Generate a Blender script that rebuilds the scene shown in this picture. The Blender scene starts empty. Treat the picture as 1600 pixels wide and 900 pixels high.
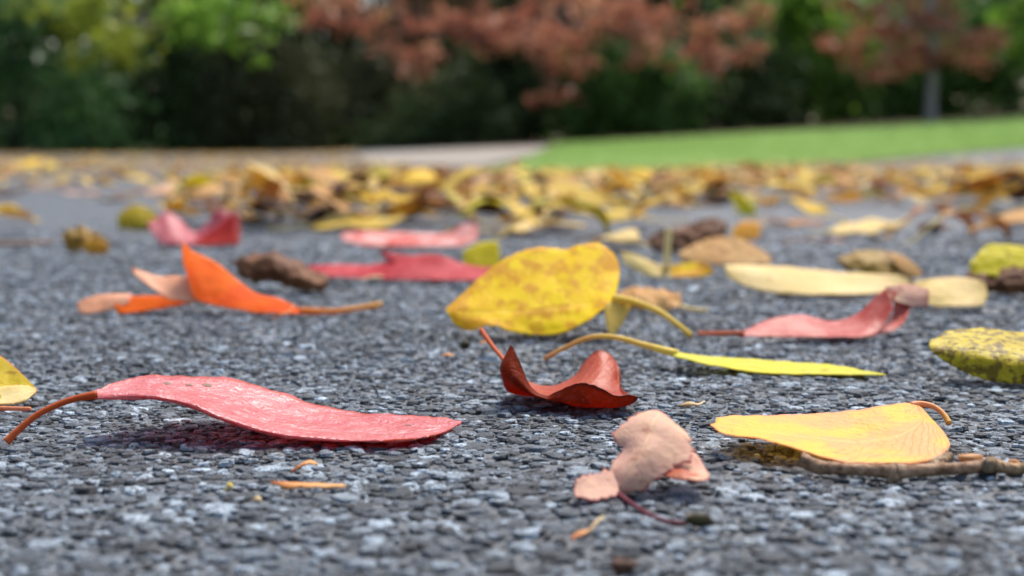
import bpy, math, random
import numpy as np
from mathutils import Vector, noise as mnoise

random.seed(11)
RNG = np.random.default_rng(11)
S = bpy.context.scene
COL = S.collection
R = math.radians

# ------------------------------------------------------------------ camera
CAM_H = 0.063
FPX = 2400.0                      # focal length in pixels of a 1600 px wide frame
PITCH = math.atan(215.0 / FPX)
cam_d = bpy.data.cameras.new('camera')
cam = bpy.data.objects.new('camera', cam_d)
COL.objects.link(cam)
cam.location = (0, 0, CAM_H)
cam.rotation_euler = (math.pi / 2 - PITCH, 0, 0)
cam_d.sensor_width = 23.5
cam_d.lens = 23.5 * FPX / 1600
cam_d.clip_start = 0.01
cam_d.clip_end = 1500
cam_d.dof.use_dof = True
cam_d.dof.focus_distance = 0.352
cam_d.dof.aperture_fstop = 9.0
cam_d.dof.aperture_blades = 7
S.camera = cam

# ------------------------------------------------------------------ light
SUN_EL, SUN_AZ = 60.0, 28.0       # azimuth measured from +Y towards +X: behind the leaves, a little to one side
w = bpy.data.worlds.new('World')
S.world = w
w.use_nodes = True
wn = w.node_tree
sky = wn.nodes.new('ShaderNodeTexSky')
sky.sky_type = 'NISHITA'
sky.sun_disc = False
sky.sun_elevation = R(SUN_EL)
sky.sun_rotation = R(SUN_AZ)
sky.dust_density = 3.0
sky.air_density = 1.0
bg = wn.nodes['Background']
bg.inputs['Strength'].default_value = 0.085
wn.links.new(sky.outputs[0], bg.inputs[0])
sun_d = bpy.data.lights.new('sun', 'SUN')
sun_d.energy = 2.0
sun_d.angle = R(19)
sun_d.color = (1.0, 0.965, 0.91)
sun = bpy.data.objects.new('sun', sun_d)
COL.objects.link(sun)
sd = Vector((math.sin(R(SUN_AZ)) * math.cos(R(SUN_EL)), math.cos(R(SUN_AZ)) * math.cos(R(SUN_EL)), math.sin(R(SUN_EL))))
sun.rotation_euler = (-sd).to_track_quat('-Z', 'Y').to_euler()
vs = S.view_settings
S.display_settings.display_device = 'sRGB'
vs.view_transform = 'Standard'
vs.look = 'None'
vs.exposure = 1.5
vs.gamma = 1
S.render.engine = 'CYCLES'
S.cycles.use_denoising = True
S.cycles.max_bounces = 10
S.cycles.transmission_bounces = 8
S.cycles.diffuse_bounces = 5
S.cycles.caustics_reflective = False
S.cycles.caustics_refractive = False

# ------------------------------------------------------------------ helpers: place
CP, SP = math.cos(PITCH), math.sin(PITCH)


def ray(px, py):
    u, v = (px - 800) / FPX, (450 - py) / FPX
    return (u, CP + v * SP, -SP + v * CP)


def at(px, py, Y):
    """World point seen at a pixel of the photograph at the distance Y (metres along the ground)."""
    d = ray(px, py)
    t = Y / d[1]
    return Vector((d[0] * t, Y, CAM_H + d[2] * t))


def terr(x, y):
    """Height of the ground: level near by, rising gently to a bank on the far side."""
    if y < 4:
        return 0.0
    r = (min(y, 40.0) - 4) / 18.0
    s = 0.03 + 0.055 * min(max(0.0, x + 2.75), 16.0)
    return (r ** 1.6 if r < 1 else 1 + 0.6 * (r - 1)) * s


def on_ground(px, py, far=60.0):
    d = ray(px, py)
    y, step = 0.1, 0.05
    while y < far:
        t = y / d[1]
        if CAM_H + d[2] * t <= terr(d[0] * t, y):
            break
        y += step * max(1.0, y * 0.4)
    lo, hi = max(0.05, y - step * max(1.0, y * 0.4) * 1.2), y
    for _ in range(40):
        m = (lo + hi) / 2
        t = m / d[1]
        if CAM_H + d[2] * t <= terr(d[0] * t, m):
            hi = m
        else:
            lo = m
    y = min(hi, far)
    x = d[0] * y / d[1]
    return Vector((x, y, terr(x, y)))


def to_px(p):
    x, y, z = p[0], p[1], p[2] - CAM_H
    f = y * CP - z * SP
    up = y * SP + z * CP
    return 800 + FPX * x / f, 450 - FPX * up / f


# ------------------------------------------------------------------ helpers: objects
def tag(o, label=None, cat=None, group=None, kind=None):
    for k, v in (('label', label), ('category', cat), ('group', group), ('kind', kind)):
        if v:
            o[k] = v
    return o


def empty(name, loc):
    o = bpy.data.objects.new(name, None)
    o.empty_display_size = 0.01
    o.location = loc
    COL.objects.link(o)
    return o


def link(name, me, parent=None, loc=None):
    o = bpy.data.objects.new(name, me)
    COL.objects.link(o)
    if parent is not None:
        o.parent = parent
    if loc is not None:
        o.location = loc
    return o


def np_mesh(name, verts, faces, mats, smooth=False, mat_index=None, tint=None, uvs=None):
    """verts (n,3) array; faces: (m,k) array or a list of such arrays; tint: one float per vertex; uvs: per vertex (n,2)."""
    if not isinstance(faces, list):
        faces = [faces]
    faces = [f for f in faces if len(f)]
    me = bpy.data.meshes.new(name)
    loops = np.concatenate([f.ravel() for f in faces]).astype(np.int32)
    counts = np.concatenate([np.full(len(f), f.shape[1], np.int32) for f in faces])
    starts = np.concatenate([[0], np.cumsum(counts)[:-1]]).astype(np.int32)
    me.vertices.add(len(verts))
    me.vertices.foreach_set('co', np.asarray(verts, np.float32).ravel())
    me.loops.add(len(loops))
    me.loops.foreach_set('vertex_index', loops)
    me.polygons.add(len(counts))
    me.polygons.foreach_set('loop_start', starts)
    me.polygons.foreach_set('loop_total', counts)
    me.polygons.foreach_set('use_smooth', np.full(len(counts), smooth, bool))
    if mat_index is not None:
        me.polygons.foreach_set('material_index', np.asarray(mat_index, np.int32))
    for m in mats:
        me.materials.append(m)
    if tint is not None:
        a = me.attributes.new('tint', 'FLOAT', 'POINT')
        a.data.foreach_set('value', np.asarray(tint, np.float32))
    if uvs is not None:
        l = me.uv_layers.new(name='UVMap')
        l.data.foreach_set('uv', np.asarray(uvs, np.float32)[loops].ravel())
    me.update(calc_edges=True)
    me.validate()
    return me


# ------------------------------------------------------------------ helpers: materials
class N:
    """Small node builder."""

    def __init__(self, name):
        self.m = bpy.data.materials.new(name)
        self.m.use_nodes = True
        self.t = self.m.node_tree
        self.t.nodes.clear()
        self.out = self.t.nodes.new('ShaderNodeOutputMaterial')

    def new(self, kind, **kw):
        n = self.t.nodes.new(kind)
        for k, v in kw.items():
            setattr(n, k, v)
        return n

    def set(self, sock, v):
        if hasattr(v, 'is_output') or isinstance(v, bpy.types.NodeSocket):
            self.t.links.new(v, sock)
        else:
            if sock.type == 'RGBA' and len(v) == 3:
                v = (*v, 1)
            sock.default_value = v

    def math(self, op, a, b=0.0, c=0.0, clamp=False):
        n = self.new('ShaderNodeMath', operation=op, use_clamp=clamp)
        self.set(n.inputs[0], a)
        self.set(n.inputs[1], b)
        self.set(n.inputs[2], c)
        return n.outputs[0]

    def mix(self, f, a, b, blend='MIX'):
        n = self.new('ShaderNodeMix', data_type='RGBA', blend_type=blend)
        self.set(n.inputs[0], f)
        self.set(n.inputs[6], a)
        self.set(n.inputs[7], b)
        return n.outputs[2]

    def noise(self, vec, scale, detail=3.0, rough=0.55):
        n = self.new('ShaderNodeTexNoise')
        self.set(n.inputs['Vector'], vec)
        n.inputs['Scale'].default_value = scale
        n.inputs['Detail'].default_value = detail
        n.inputs['Roughness'].default_value = rough
        return n.outputs[0]

    def step(self, v, a, b):
        n = self.new('ShaderNodeMapRange', interpolation_type='SMOOTHSTEP')
        self.set(n.inputs[0], v)
        n.inputs[1].default_value = a
        n.inputs[2].default_value = b
        return n.outputs[0]

    def bump(self, h, strength, dist):
        n = self.new('ShaderNodeBump')
        n.inputs['Strength'].default_value = strength
        n.inputs['Distance'].default_value = dist
        self.set(n.inputs['Height'], h)
        return n.outputs[0]

    def attr(self, name):
        n = self.new('ShaderNodeAttribute', attribute_name=name)
        return n.outputs['Fac']

    def coords(self, which='Object'):
        return self.new('ShaderNodeTexCoord').outputs[which]

    def principled(self, color, rough=0.5, spec=0.4, normal=None):
        n = self.new('ShaderNodeBsdfPrincipled')
        self.set(n.inputs['Base Color'], color)
        self.set(n.inputs['Roughness'], rough)
        self.set(n.inputs['Specular IOR Level'], spec)
        if normal is not None:
            self.set(n.inputs['Normal'], normal)
        return n.outputs[0]

    def finish(self, sh):
        self.t.links.new(sh, self.out.inputs[0])
        return self.m


LEAF_MATS = {}


def leaf_mat(name, a, b, vein, spot=(0.1, 0.04, 0.015), spot_amt=0.25, edge=None, tr=0.4, rough=0.42, spec=0.45,
             speck=0.0, wet=0.6, nveins=9.0, spot_scale=5.0, vein_amt=.26, edge_w=.455, edge_tip=True, coat=0.0):
    """A leaf side: two blended tones, blotches, pinnate veins along the UV, a rim tone and a translucent share."""
    if name in LEAF_MATS:
        return LEAF_MATS[name]
    k = N(name)
    uv = k.coords('UV')
    ob = k.coords('Object')
    sep = k.new('ShaderNodeSeparateXYZ')
    k.set(sep.inputs[0], uv)
    u, v = sep.outputs[0], sep.outputs[1]
    c = k.math('ABSOLUTE', k.math('SUBTRACT', v, 0.5))
    n1 = k.noise(ob, 75.0, 5.0, 0.6)
    n2 = k.noise(ob, spot_scale * 40, 4.0, 0.65)
    n3 = k.noise(ob, 900.0, 3.0, 0.6)
    col = k.mix(k.step(n1, 0.38, 0.64), a, b)
    # fine mottling
    col = k.mix(k.math('MULTIPLY', k.step(n3, 0.45, 0.7), 0.04), col, k.mix(0.5, a, (1, 1, 1)))
    # veins
    wob = k.math('MULTIPLY', k.math('SUBTRACT', n2, 0.5), 0.10)
    ph = k.math('FRACT', k.math('ADD', k.math('MULTIPLY', k.math('SUBTRACT', k.math('ADD', u, wob), k.math('MULTIPLY', c, 0.55)), nveins), 0.5))
    vm = k.math('ABSOLUTE', k.math('SUBTRACT', ph, 0.5))
    side = k.math('SUBTRACT', 1.0, k.step(vm, 0.015, 0.075))
    mid = k.math('SUBTRACT', 1.0, k.step(c, 0.008, 0.030))
    side = k.math('MULTIPLY', side, 0.5)
    vmask = k.math('MAXIMUM', side, mid)
    col = k.mix(k.math('MULTIPLY', vmask, vein_amt), col, vein)
    if spot_amt > 0:
        col = k.mix(k.math('MULTIPLY', k.step(n2, 0.66 - spot_amt * 0.35, 0.74 - spot_amt * 0.25), 0.75), col, spot)
    if speck > 0:
        n4 = k.noise(ob, 420.0, 2.0, 0.5)
        col = k.mix(k.math('MULTIPLY', k.step(n4, 0.61 - 0.1 * speck, 0.73 - 0.1 * speck), 0.75), col, spot)
    if edge:
        em = k.step(k.math('ADD', c, k.math('MULTIPLY', k.math('SUBTRACT', n1, 0.5), 0.06)), edge_w, min(.497, edge_w + .05))
        if edge_tip:
            em = k.math('MAXIMUM', em, k.step(u, 0.94, 0.99))
        col = k.mix(k.math('MULTIPLY', em, 0.8), col, edge)
    h = k.math('ADD', k.math('MULTIPLY', n3, 0.5), k.math('MULTIPLY', n2, 1.0))
    h = k.math('SUBTRACT', h, k.math('MULTIPLY', vmask, 0.28))
    nrm = k.bump(h, wet, 0.0006)
    rg = k.math('ADD', rough - 0.1, k.math('MULTIPLY', n3, 0.3))
    p = k.principled(col, rg, spec * .45, nrm)
    if coat:
        p.node.inputs['Coat Weight'].default_value = coat
        p.node.inputs['Coat Roughness'].default_value = .32
        k.set(p.node.inputs['Coat Normal'], nrm)
    t = k.new('ShaderNodeBsdfTranslucent')
    hs = k.new('ShaderNodeHueSaturation')      # light that comes through a leaf is purer in colour than light off it
    hs.inputs['Saturation'].default_value = 1.35
    hs.inputs['Value'].default_value = 1.2
    k.set(hs.inputs['Color'], col)
    k.set(t.inputs[0], hs.outputs[0])
    k.set(t.inputs['Normal'], nrm)
    ms = k.new('ShaderNodeMixShader')
    ms.inputs[0].default_value = tr
    k.t.links.new(p, ms.inputs[1])
    k.t.links.new(t.outputs[0], ms.inputs[2])
    LEAF_MATS[name] = k.finish(ms.outputs[0])
    return LEAF_MATS[name]


def stalk_mat(name, a, b, rough=0.5):
    k = N(name)
    ob = k.coords('Object')
    n = k.noise(ob, 300.0, 4.0, 0.6)
    u = k.new('ShaderNodeSeparateXYZ')
    k.set(u.inputs[0], k.coords('UV'))
    c = k.mix(k.math('ADD', k.math('MULTIPLY', k.math('SUBTRACT', n, 0.5), 0.8), u.outputs[0], clamp=True), a, b)
    p = k.principled(c, rough, 0.2, k.bump(n, 0.5, 0.0004))
    t = k.new('ShaderNodeBsdfTranslucent')
    k.set(t.inputs[0], c)
    m = k.new('ShaderNodeMixShader')
    m.inputs[0].default_value = .3
    k.t.links.new(p, m.inputs[1])
    k.t.links.new(t.outputs[0], m.inputs[2])
    return k.finish(m.outputs[0])


# ------------------------------------------------------------------ helpers: leaf geometry
def spline(P, n):
    """Catmull-Rom through the rows of P (k, ...) sampled at n points."""
    P = np.asarray(P, float)
    k = len(P)
    if k == 2:
        t = np.linspace(0, 1, n).reshape((-1,) + (1,) * (P.ndim - 1))
        return P[0] * (1 - t) + P[1] * t
    E = np.concatenate([[2 * P[0] - P[1]], P, [2 * P[-1] - P[-2]]])
    t = np.linspace(0, k - 1, n)
    i = np.minimum(t.astype(int), k - 2)
    f = (t - i).reshape((-1,) + (1,) * (P.ndim - 1))
    a, b, c, d = E[i], E[i + 1], E[i + 2], E[i + 3]
    return 0.5 * (2 * b + (c - a) * f + (2 * a - 5 * b + 4 * c - d) * f ** 2 + (3 * b - a - 3 * c + d) * f ** 3)


def sheet_mesh(name, G, mats, thick=0.00022, seed=0, rag=0.0, pucker=0.0, u0=0.0, u1=1.0):
    """A leaf blade from a grid of points G (nu, nv, 3): two sides a real thickness apart and a rim. mats: (upper, under)."""
    G = np.array(G, float)
    nu, nv = G.shape[:2]
    du = np.gradient(G, axis=0)
    dv = np.gradient(G, axis=1)
    nn = np.cross(du, dv)
    ln = np.linalg.norm(nn, axis=2, keepdims=True)
    nn = nn / np.maximum(ln, 1e-12)
    if rag or pucker:
        for i in range(nu):
            for j in range(nv):
                q = Vector(G[i, j] * 260.0) + Vector((seed * 7.3, 0, 0))
                if pucker:
                    G[i, j] += nn[i, j] * pucker * (mnoise.noise(q * 0.9) + .35 * mnoise.noise(q * 2.6) + .16 * mnoise.noise(q * 6.1))
        if rag:
            for j, s in ((0, -1.0), (nv - 1, 1.0)):
                for i in range(nu):
                    q = G[i, j] * 900.0
                    a = rag * (mnoise.noise(Vector(q) + Vector((seed * 3.1, 5, 0))) + 0.45 * mnoise.noise(Vector(q * 0.25) + Vector((seed, 0, 9))) * 2)
                    d = dv[i, j] / max(np.linalg.norm(dv[i, j]), 1e-9)
                    fade = min(1.0, 4.0 * min(i, nu - 1 - i) / nu + 0.2)
                    G[i, j] += d * s * a * fade
                    if nv > 6:
                        jj = j + (1 if j == 0 else -1)
                        G[i, jj] += d * s * a * fade * 0.4
    top = G + nn * thick / 2
    bot = G - nn * thick / 2
    V = np.concatenate([top.reshape(-1, 3), bot.reshape(-1, 3)])
    idx = np.arange(nu * nv).reshape(nu, nv)
    q = np.stack([idx[:-1, :-1], idx[1:, :-1], idx[1:, 1:], idx[:-1, 1:]], -1).reshape(-1, 4)
    o = nu * nv
    loop = np.concatenate([idx[0, :], idx[1:, -1], idx[-1, -2::-1], idx[-2:0:-1, 0]])
    nx = np.roll(loop, -1)
    rim = np.stack([loop, nx, nx + o, loop + o], -1)
    F = np.concatenate([q, q[:, ::-1] + o, rim])
    mi = np.concatenate([np.zeros(len(q)), np.ones(len(q)), np.zeros(len(rim))])
    uu, vv = np.meshgrid(np.linspace(u0, u1, nu), np.linspace(0, 1, nv), indexing='ij')
    uv = np.stack([uu, vv], -1).reshape(-1, 2)
    return np_mesh(name, V, F, mats, True, mi, uvs=np.concatenate([uv, uv]))


def tube_arrays(P, r, seg=8, n=24, bumpy=0.0, seed=0):
    P = spline([tuple(p) for p in P], n)
    r = np.interp(np.linspace(0, 1, n), np.linspace(0, 1, len(r)), r)
    V, uv = [], []
    T = np.gradient(P, axis=0)
    up = np.array([0, 0, 1.0])
    for i in range(n):
        t = T[i] / max(np.linalg.norm(T[i]), 1e-9)
        a = np.cross(t, up)
        if np.linalg.norm(a) < 1e-3:
            a = np.cross(t, [1.0, 0, 0])
        a /= np.linalg.norm(a)
        b = np.cross(a, t)
        for s in range(seg):
            th = 2 * math.pi * s / seg
            rr = r[i]
            if bumpy:
                rr *= 1 + bumpy * mnoise.noise(Vector((i * 0.7 + seed, math.cos(th) * 1.3, math.sin(th) * 1.3)))
            V.append(P[i] + rr * (a * math.cos(th) + b * math.sin(th)))
            uv.append((i / (n - 1), s / seg))
    idx = np.arange(n * seg).reshape(n, seg)
    q = np.stack([idx[:-1], idx[1:], np.roll(idx, -1, 1)[1:], np.roll(idx, -1, 1)[:-1]], -1).reshape(-1, 4)
    V.append(P[0]); uv.append((0, 0))
    V.append(P[-1]); uv.append((1, 0))
    c0, c1 = n * seg, n * seg + 1
    f0 = np.stack([np.full(seg, c0), idx[0], np.roll(idx[0], -1)], -1)
    f1 = np.stack([np.full(seg, c1), np.roll(idx[-1], -1), idx[-1]], -1)
    return np.array(V), [q, np.concatenate([f0, f1])], np.array(uv)


def tube(name, P, r, mat, parent=None, off=Vector((0, 0, 0)), **kw):
    V, F, uv = tube_arrays([Vector(p) - off for p in P], r, **kw)
    return link(name, np_mesh(name, V, F, [mat], True, uvs=uv), parent)

# ================================================================== SETTING
def sheet_grid(name, xs_of, ys, zoff, mat, kind='structure', nx=60):
    """A sheet of the terrain: for each y, x from xs_of(y)[0] to xs_of(y)[1]."""
    V = []
    for y in ys:
        a, b = xs_of(y)
        for x in np.linspace(a, b, nx):
            V.append((x, y, terr(x, y) + (zoff(y) if callable(zoff) else zoff)))
    n = len(ys)
    idx = np.arange(n * nx).reshape(n, nx)
    q = np.stack([idx[:-1, :-1], idx[:-1, 1:], idx[1:, 1:], idx[1:, :-1]], -1).reshape(-1, 4)
    o = link(name, np_mesh(name, np.array(V), q, [mat], True))
    return tag(o, kind=kind)


def soil_material():
    k = N('soil')
    ob = k.coords()
    n = k.noise(ob, 2.0, 6.0)
    return k.finish(k.principled(k.mix(k.step(n, .35, .65), (.045, .035, .022), (.075, .055, .03)), 0.9, 0.1, k.bump(k.noise(ob, 30.0), .6, .02)))


def asphalt_material():
    """Bitumen with crushed stone: beyond the modelled stones the aggregate is only colour and relief."""
    k = N('asphalt')
    ob = k.coords()
    vo = k.new('ShaderNodeTexVoronoi')
    vo.inputs['Scale'].default_value = 260.0
    k.set(vo.inputs['Vector'], ob)
    cell = k.new('ShaderNodeSeparateXYZ')
    k.set(cell.inputs[0], vo.outputs['Color'])
    d = vo.outputs['Distance']
    top = k.mix(cell.outputs[0], (.028, .033, .039), (.108, .125, .143))
    col = k.mix(k.step(d, .50, .80), top, (.035, .036, .04))
    n = k.noise(ob, 3.0, 5.0, .6)
    col = k.mix(k.math('MULTIPLY', k.step(n, .45, .75), .22), col, (.07, .068, .066))
    h = k.math('SUBTRACT', k.math('MULTIPLY', cell.outputs[1], .35), k.math('MULTIPLY', d, 1.1))
    return k.finish(k.principled(col, .65, .28, k.bump(h, .55, .0015)))


def bitumen_material():
    k = N('bitumen_bed')
    ob = k.coords()
    n = k.noise(ob, 900.0, 4.0, .6)
    return k.finish(k.principled(k.mix(n, (.022, .024, .027), (.12, .132, .145)), .6, .35, k.bump(n, .8, .0008)))


def stone_material():
    k = N('crushed_stone')
    ob = k.new('ShaderNodeNewGeometry').outputs['Position']
    t = k.attr('tint')
    n = k.noise(ob, 1500.0, 4.0, .7)
    n2 = k.noise(ob, 420.0, 3.0, .6)
    n3 = k.noise(ob, 60.0, 3.0, .6)
    ramp = k.new('ShaderNodeValToRGB')
    e = ramp.color_ramp.elements
    e[0].position, e[0].color = 0.0, (.022, .023, .025, 1)
    e[1].position, e[1].color = 1.0, (.60, .72, .82, 1)
    for p, c in ((.30, (.066, .081, .097)), (.60, (.18, .217, .254)), (.86, (.34, .405, .465))):
        x = e.new(p)
        x.color = (*c, 1)
    k.set(ramp.inputs[0], t)
    col = k.mix(k.math('MULTIPLY', k.step(n, .46, .66), .7), ramp.outputs[0], (.035, .035, .038))
    film = k.step(k.math('ADD', n2, k.math('MULTIPLY', k.math('SUBTRACT', n3, .5), .5)), .53, .61)      # bitumen still clinging to the stone
    col = k.mix(k.math('MULTIPLY', film, .82), col, (.030, .030, .033))
    return k.finish(k.principled(col, k.math('ADD', .38, k.math('MULTIPLY', n, .3)), .5, k.bump(k.math('ADD', n, n2), 1.0, .0012)))


M_soil = soil_material()
M_asphalt = asphalt_material()
M_bitumen = bitumen_material()
M_stone = stone_material()

g = sheet_grid('ground', lambda y: (-160, 160), np.concatenate([np.linspace(-30, 4, 6), np.linspace(6, 30, 20), np.linspace(34, 400, 12)]), -0.035, M_soil)
g['label'] = 'bare brown soil under the shrubs and trees'

NEAR_END = 1.4      # up to here every stone of the asphalt is modelled


def swell(x, y):
    """Slight unevenness of the worn surface."""
    return 0.0016 * mnoise.noise(Vector((x * 9, y * 26, 3.1))) + 0.0008 * mnoise.noise(Vector((x * 45, y * 70, 7.7))) + .0008 * mnoise.noise(Vector((x * 95, y * 150, 1.7))) - .0007


def wedge(y):
    return 0.355 * max(y, 0.0) + 0.06


drive = sheet_grid('driveway', lambda y: (-16, 16), np.concatenate([np.linspace(1.1, 4, 20), np.linspace(4.4, 16.5, 34)]), lambda y: -.0016 * min(1.0, max(0.0, (1.5 - y) / .35)), M_asphalt, nx=70)
drive['label'] = 'grey crushed stone asphalt strewn with fallen leaves'
b1 = sheet_grid('bitumen_bed', lambda y: (-16, 16), np.linspace(-2.5, 1.105, 20), -0.0050, M_bitumen)
del b1['kind']
b1.parent = drive


def near_bed():
    ys, nx, V = np.arange(.06, 1.12, .006), 130, []
    for y in ys:
        for x in np.linspace(-wedge(y) - .04, wedge(y) + .04, nx):
            V.append((x, y, swell(x, y) - .0008))
    idx = np.arange(len(ys) * nx).reshape(len(ys), nx)
    q = np.stack([idx[:-1, :-1], idx[:-1, 1:], idx[1:, 1:], idx[1:, :-1]], -1).reshape(-1, 4)
    link('bitumen_bed', np_mesh('bitumen_bed', np.array(V), q, [M_bitumen], True), drive)


near_bed()


def make_stones():
    """Crushed stones set in the bitumen: the 300 that show largest as parts, all others as one part."""
    # prototypes: three stacked rings and a worn, slightly tilted top
    def proto(seg, rings, seed):
        r = np.random.default_rng(seed)
        ang = np.sort((np.arange(seg) + r.uniform(-.38, .38, seg)) * 2 * math.pi / seg)
        base = r.uniform(.78, 1.12, seg)
        V = []
        for (rad, z) in rings:
            jit = base * rad * r.uniform(.92, 1.08, seg)
            V.append(np.stack([np.cos(ang) * jit, np.sin(ang) * jit, np.full(seg, z) + r.uniform(-.07, .07, seg)], -1))
        V = np.concatenate(V)
        sl = r.uniform(-.12, .12, 2)
        V[:, 2] += (V[:, 0] * sl[0] + V[:, 1] * sl[1]) * (V[:, 2] > 0.1)
        F3, k = [], len(rings)
        for a in range(k - 1):
            for s in range(seg):
                p, q = a * seg + s, a * seg + (s + 1) % seg
                F3 += [(p, q, q + seg), (p, q + seg, p + seg)]
        t = (k - 1) * seg
        c = len(V)
        V = np.concatenate([V, [[*(V[t:t + seg, :2].mean(0)), V[t:t + seg, 2].mean() + r.uniform(-.02, .03)]]])
        for s in range(seg):
            F3.append((t + s, t + (s + 1) % seg, c))
        return V, np.array(F3)
    fine = [proto(7, [(1.0, -.1), (.86, .36), (.55, .45)], 100 + i) for i in range(14)]
    rough = [proto(5, [(1.0, -.4), (.70, .42)], 300 + i) for i in range(10)]
    # positions: jittered rows whose spacing widens slowly with distance
    X, Y, SZ = [], [], []
    y = 0.125
    while y < NEAR_END:
        sp = 0.0022 if y < .43 else 0.0022 + (y - .43) * 0.0040
        if y > .95:
            sp += (y - .95) * .010
        hw = wedge(y) if y < .7 else wedge(y) - .03
        n = int(2 * hw / sp)
        x = -hw + (np.arange(n) + RNG.uniform(-.45, .45, n)) * sp
        X.append(x)
        Y.append(y + RNG.uniform(-.5, .5, n) * sp)
        SZ.append(min(sp, .0038) * RNG.choice([.38, .54, .76, 1.08, 1.6], n, p=[.26, .28, .26, .15, .05]) * RNG.uniform(.85, 1.15, n))
        y += sp * .93
    X, Y, SZ = map(np.concatenate, (X, Y, SZ))
    n = len(X)
    H = np.array([swell(a, b) for a, b in zip(X, Y)])
    Z = H - SZ * .30 + RNG.uniform(-.0009, .0002, n)
    TH = RNG.uniform(0, 2 * math.pi, n)
    EL = RNG.uniform(.72, 1.0, n)
    TX, TY = RNG.normal(0, .06, n), RNG.normal(0, .06, n)
    patch = np.array([mnoise.noise(Vector((a * 30, b * 30, 1.7))) for a, b in zip(X, Y)])
    TI = np.clip(RNG.beta(1.25, 1.35, n) + .12 * patch, 0, 1)
    # which stones show largest inside the frame
    d = np.maximum(Y, .01)
    px = 800 + FPX * X / d
    py = 235 + FPX * CAM_H / d
    show = (SZ / d) * ((px > 0) & (px < 1600) & (py < 900))
    order = np.argsort(-show)
    named = order[:300]
    rest = np.ones(n, bool)
    rest[named] = False

    def place(P, F, ids):
        m, k = len(ids), len(P)
        Q = P[None] * np.stack([SZ[ids], SZ[ids] * EL[ids], SZ[ids] * .66], -1)[:, None, :]
        c, s = np.cos(TH[ids])[:, None], np.sin(TH[ids])[:, None]
        x, yy, z = Q[..., 0] * c - Q[..., 1] * s, Q[..., 0] * s + Q[..., 1] * c, Q[..., 2]
        z = z + x * TX[ids][:, None] + yy * TY[ids][:, None]
        V = np.stack([x + X[ids][:, None], yy + Y[ids][:, None], z + Z[ids][:, None]], -1).reshape(-1, 3)
        FF = (F[None] + (np.arange(m) * k)[:, None, None]).reshape(-1, 3)
        return V, FF, np.repeat(TI[ids], k)
    VV, FF, TT, o = [], [], [], 0
    for sel, protos in ((rest & (Y < .43), fine), (rest & (Y >= .43), rough)):
        ids = np.nonzero(sel)[0]
        pick = RNG.integers(0, len(protos), len(ids))
        for p, (P, F) in enumerate(protos):
            v, f, t = place(P, F, ids[pick == p])
            VV.append(v); FF.append(f + o); TT.append(t)
            o += len(v)
    me = np_mesh('stone', np.concatenate(VV), np.concatenate(FF), [M_stone], False, tint=np.concatenate(TT))
    tag(link('stone', me, drive), kind='stuff')
    shared = {}
    for i in named:
        p, tb = int(RNG.integers(0, len(fine))), int(TI[i] * 5.99)
        if (p, tb) not in shared:
            P, F = fine[p]
            shared[p, tb] = np_mesh('stone', P, F, [M_stone], False, tint=np.full(len(P), (tb + .5) / 6))
        ob = link('stone', shared[p, tb], drive, (X[i], Y[i], Z[i]))
        ob.rotation_euler = (TY[i], -TX[i], TH[i])
        ob.scale = (SZ[i], SZ[i] * EL[i], SZ[i] * .66)


make_stones()


# ---- far driveway and lawn, laid out on the terrain
def loft(name, A, B, na, nb, zoff, mat):
    """A sheet between the curves A and B (lists of ground points)."""
    a, b = spline([tuple(p) for p in A], na), spline([tuple(p) for p in B], na)
    V = []
    for i in range(na):
        for j in range(nb):
            p = a[i] + (b[i] - a[i]) * j / (nb - 1)
            V.append((p[0], p[1], terr(p[0], p[1]) + zoff))
    idx = np.arange(na * nb).reshape(na, nb)
    q = np.stack([idx[:-1, :-1], idx[1:, :-1], idx[1:, 1:], idx[:-1, 1:]], -1).reshape(-1, 4)
    o = link(name, np_mesh(name, np.array(V), q, [mat], True))
    return tag(o, kind='structure'), a, b


def lawn_material():
    k = N('lawn')
    ob = k.coords()
    n = k.noise(ob, 1.2, 5.0)
    n2 = k.noise(ob, 25.0, 3.0)
    c = k.mix(k.step(n, .3, .7), (.21, .37, .09), (.28, .45, .13))
    c = k.mix(k.math('MULTIPLY', k.step(n2, .5, .7), .35), c, (.12, .22, .05))
    return k.finish(k.principled(c, .8, .15, k.bump(n2, .6, .02)))


def grass_material():
    k = N('grass_blades')
    t = k.attr('tint')
    c = k.mix(t, (.25, .35, .105), (.37, .47, .17))
    pn = k.noise(k.coords(), .55, 3.0)
    c = k.mix(k.math('MULTIPLY', k.step(pn, .38, .62), .4), c, (.20, .30, .07))  # tree shade on the lawn, painted into the blades as darker patches
    p = k.principled(c, .6, .2)
    tr = k.new('ShaderNodeBsdfTranslucent')
    k.set(tr.inputs[0], c)
    m = k.new('ShaderNodeMixShader')
    m.inputs[0].default_value = .4
    k.t.links.new(p, m.inputs[1])
    k.t.links.new(tr.outputs[0], m.inputs[2])
    return k.finish(m.outputs[0])


def far_drive_material():  # far stretch of driveway: its sky reflection is painted in as a paler tone
    k = N('far_drive_sky_sheen')
    ob = k.coords()
    n = k.noise(ob, 1.5, 6.0)
    return k.finish(k.principled(k.mix(n, (.17, .142, .112), (.235, .20, .16)), .75, .3, k.bump(k.noise(ob, 60.0), .3, .004)))


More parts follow.
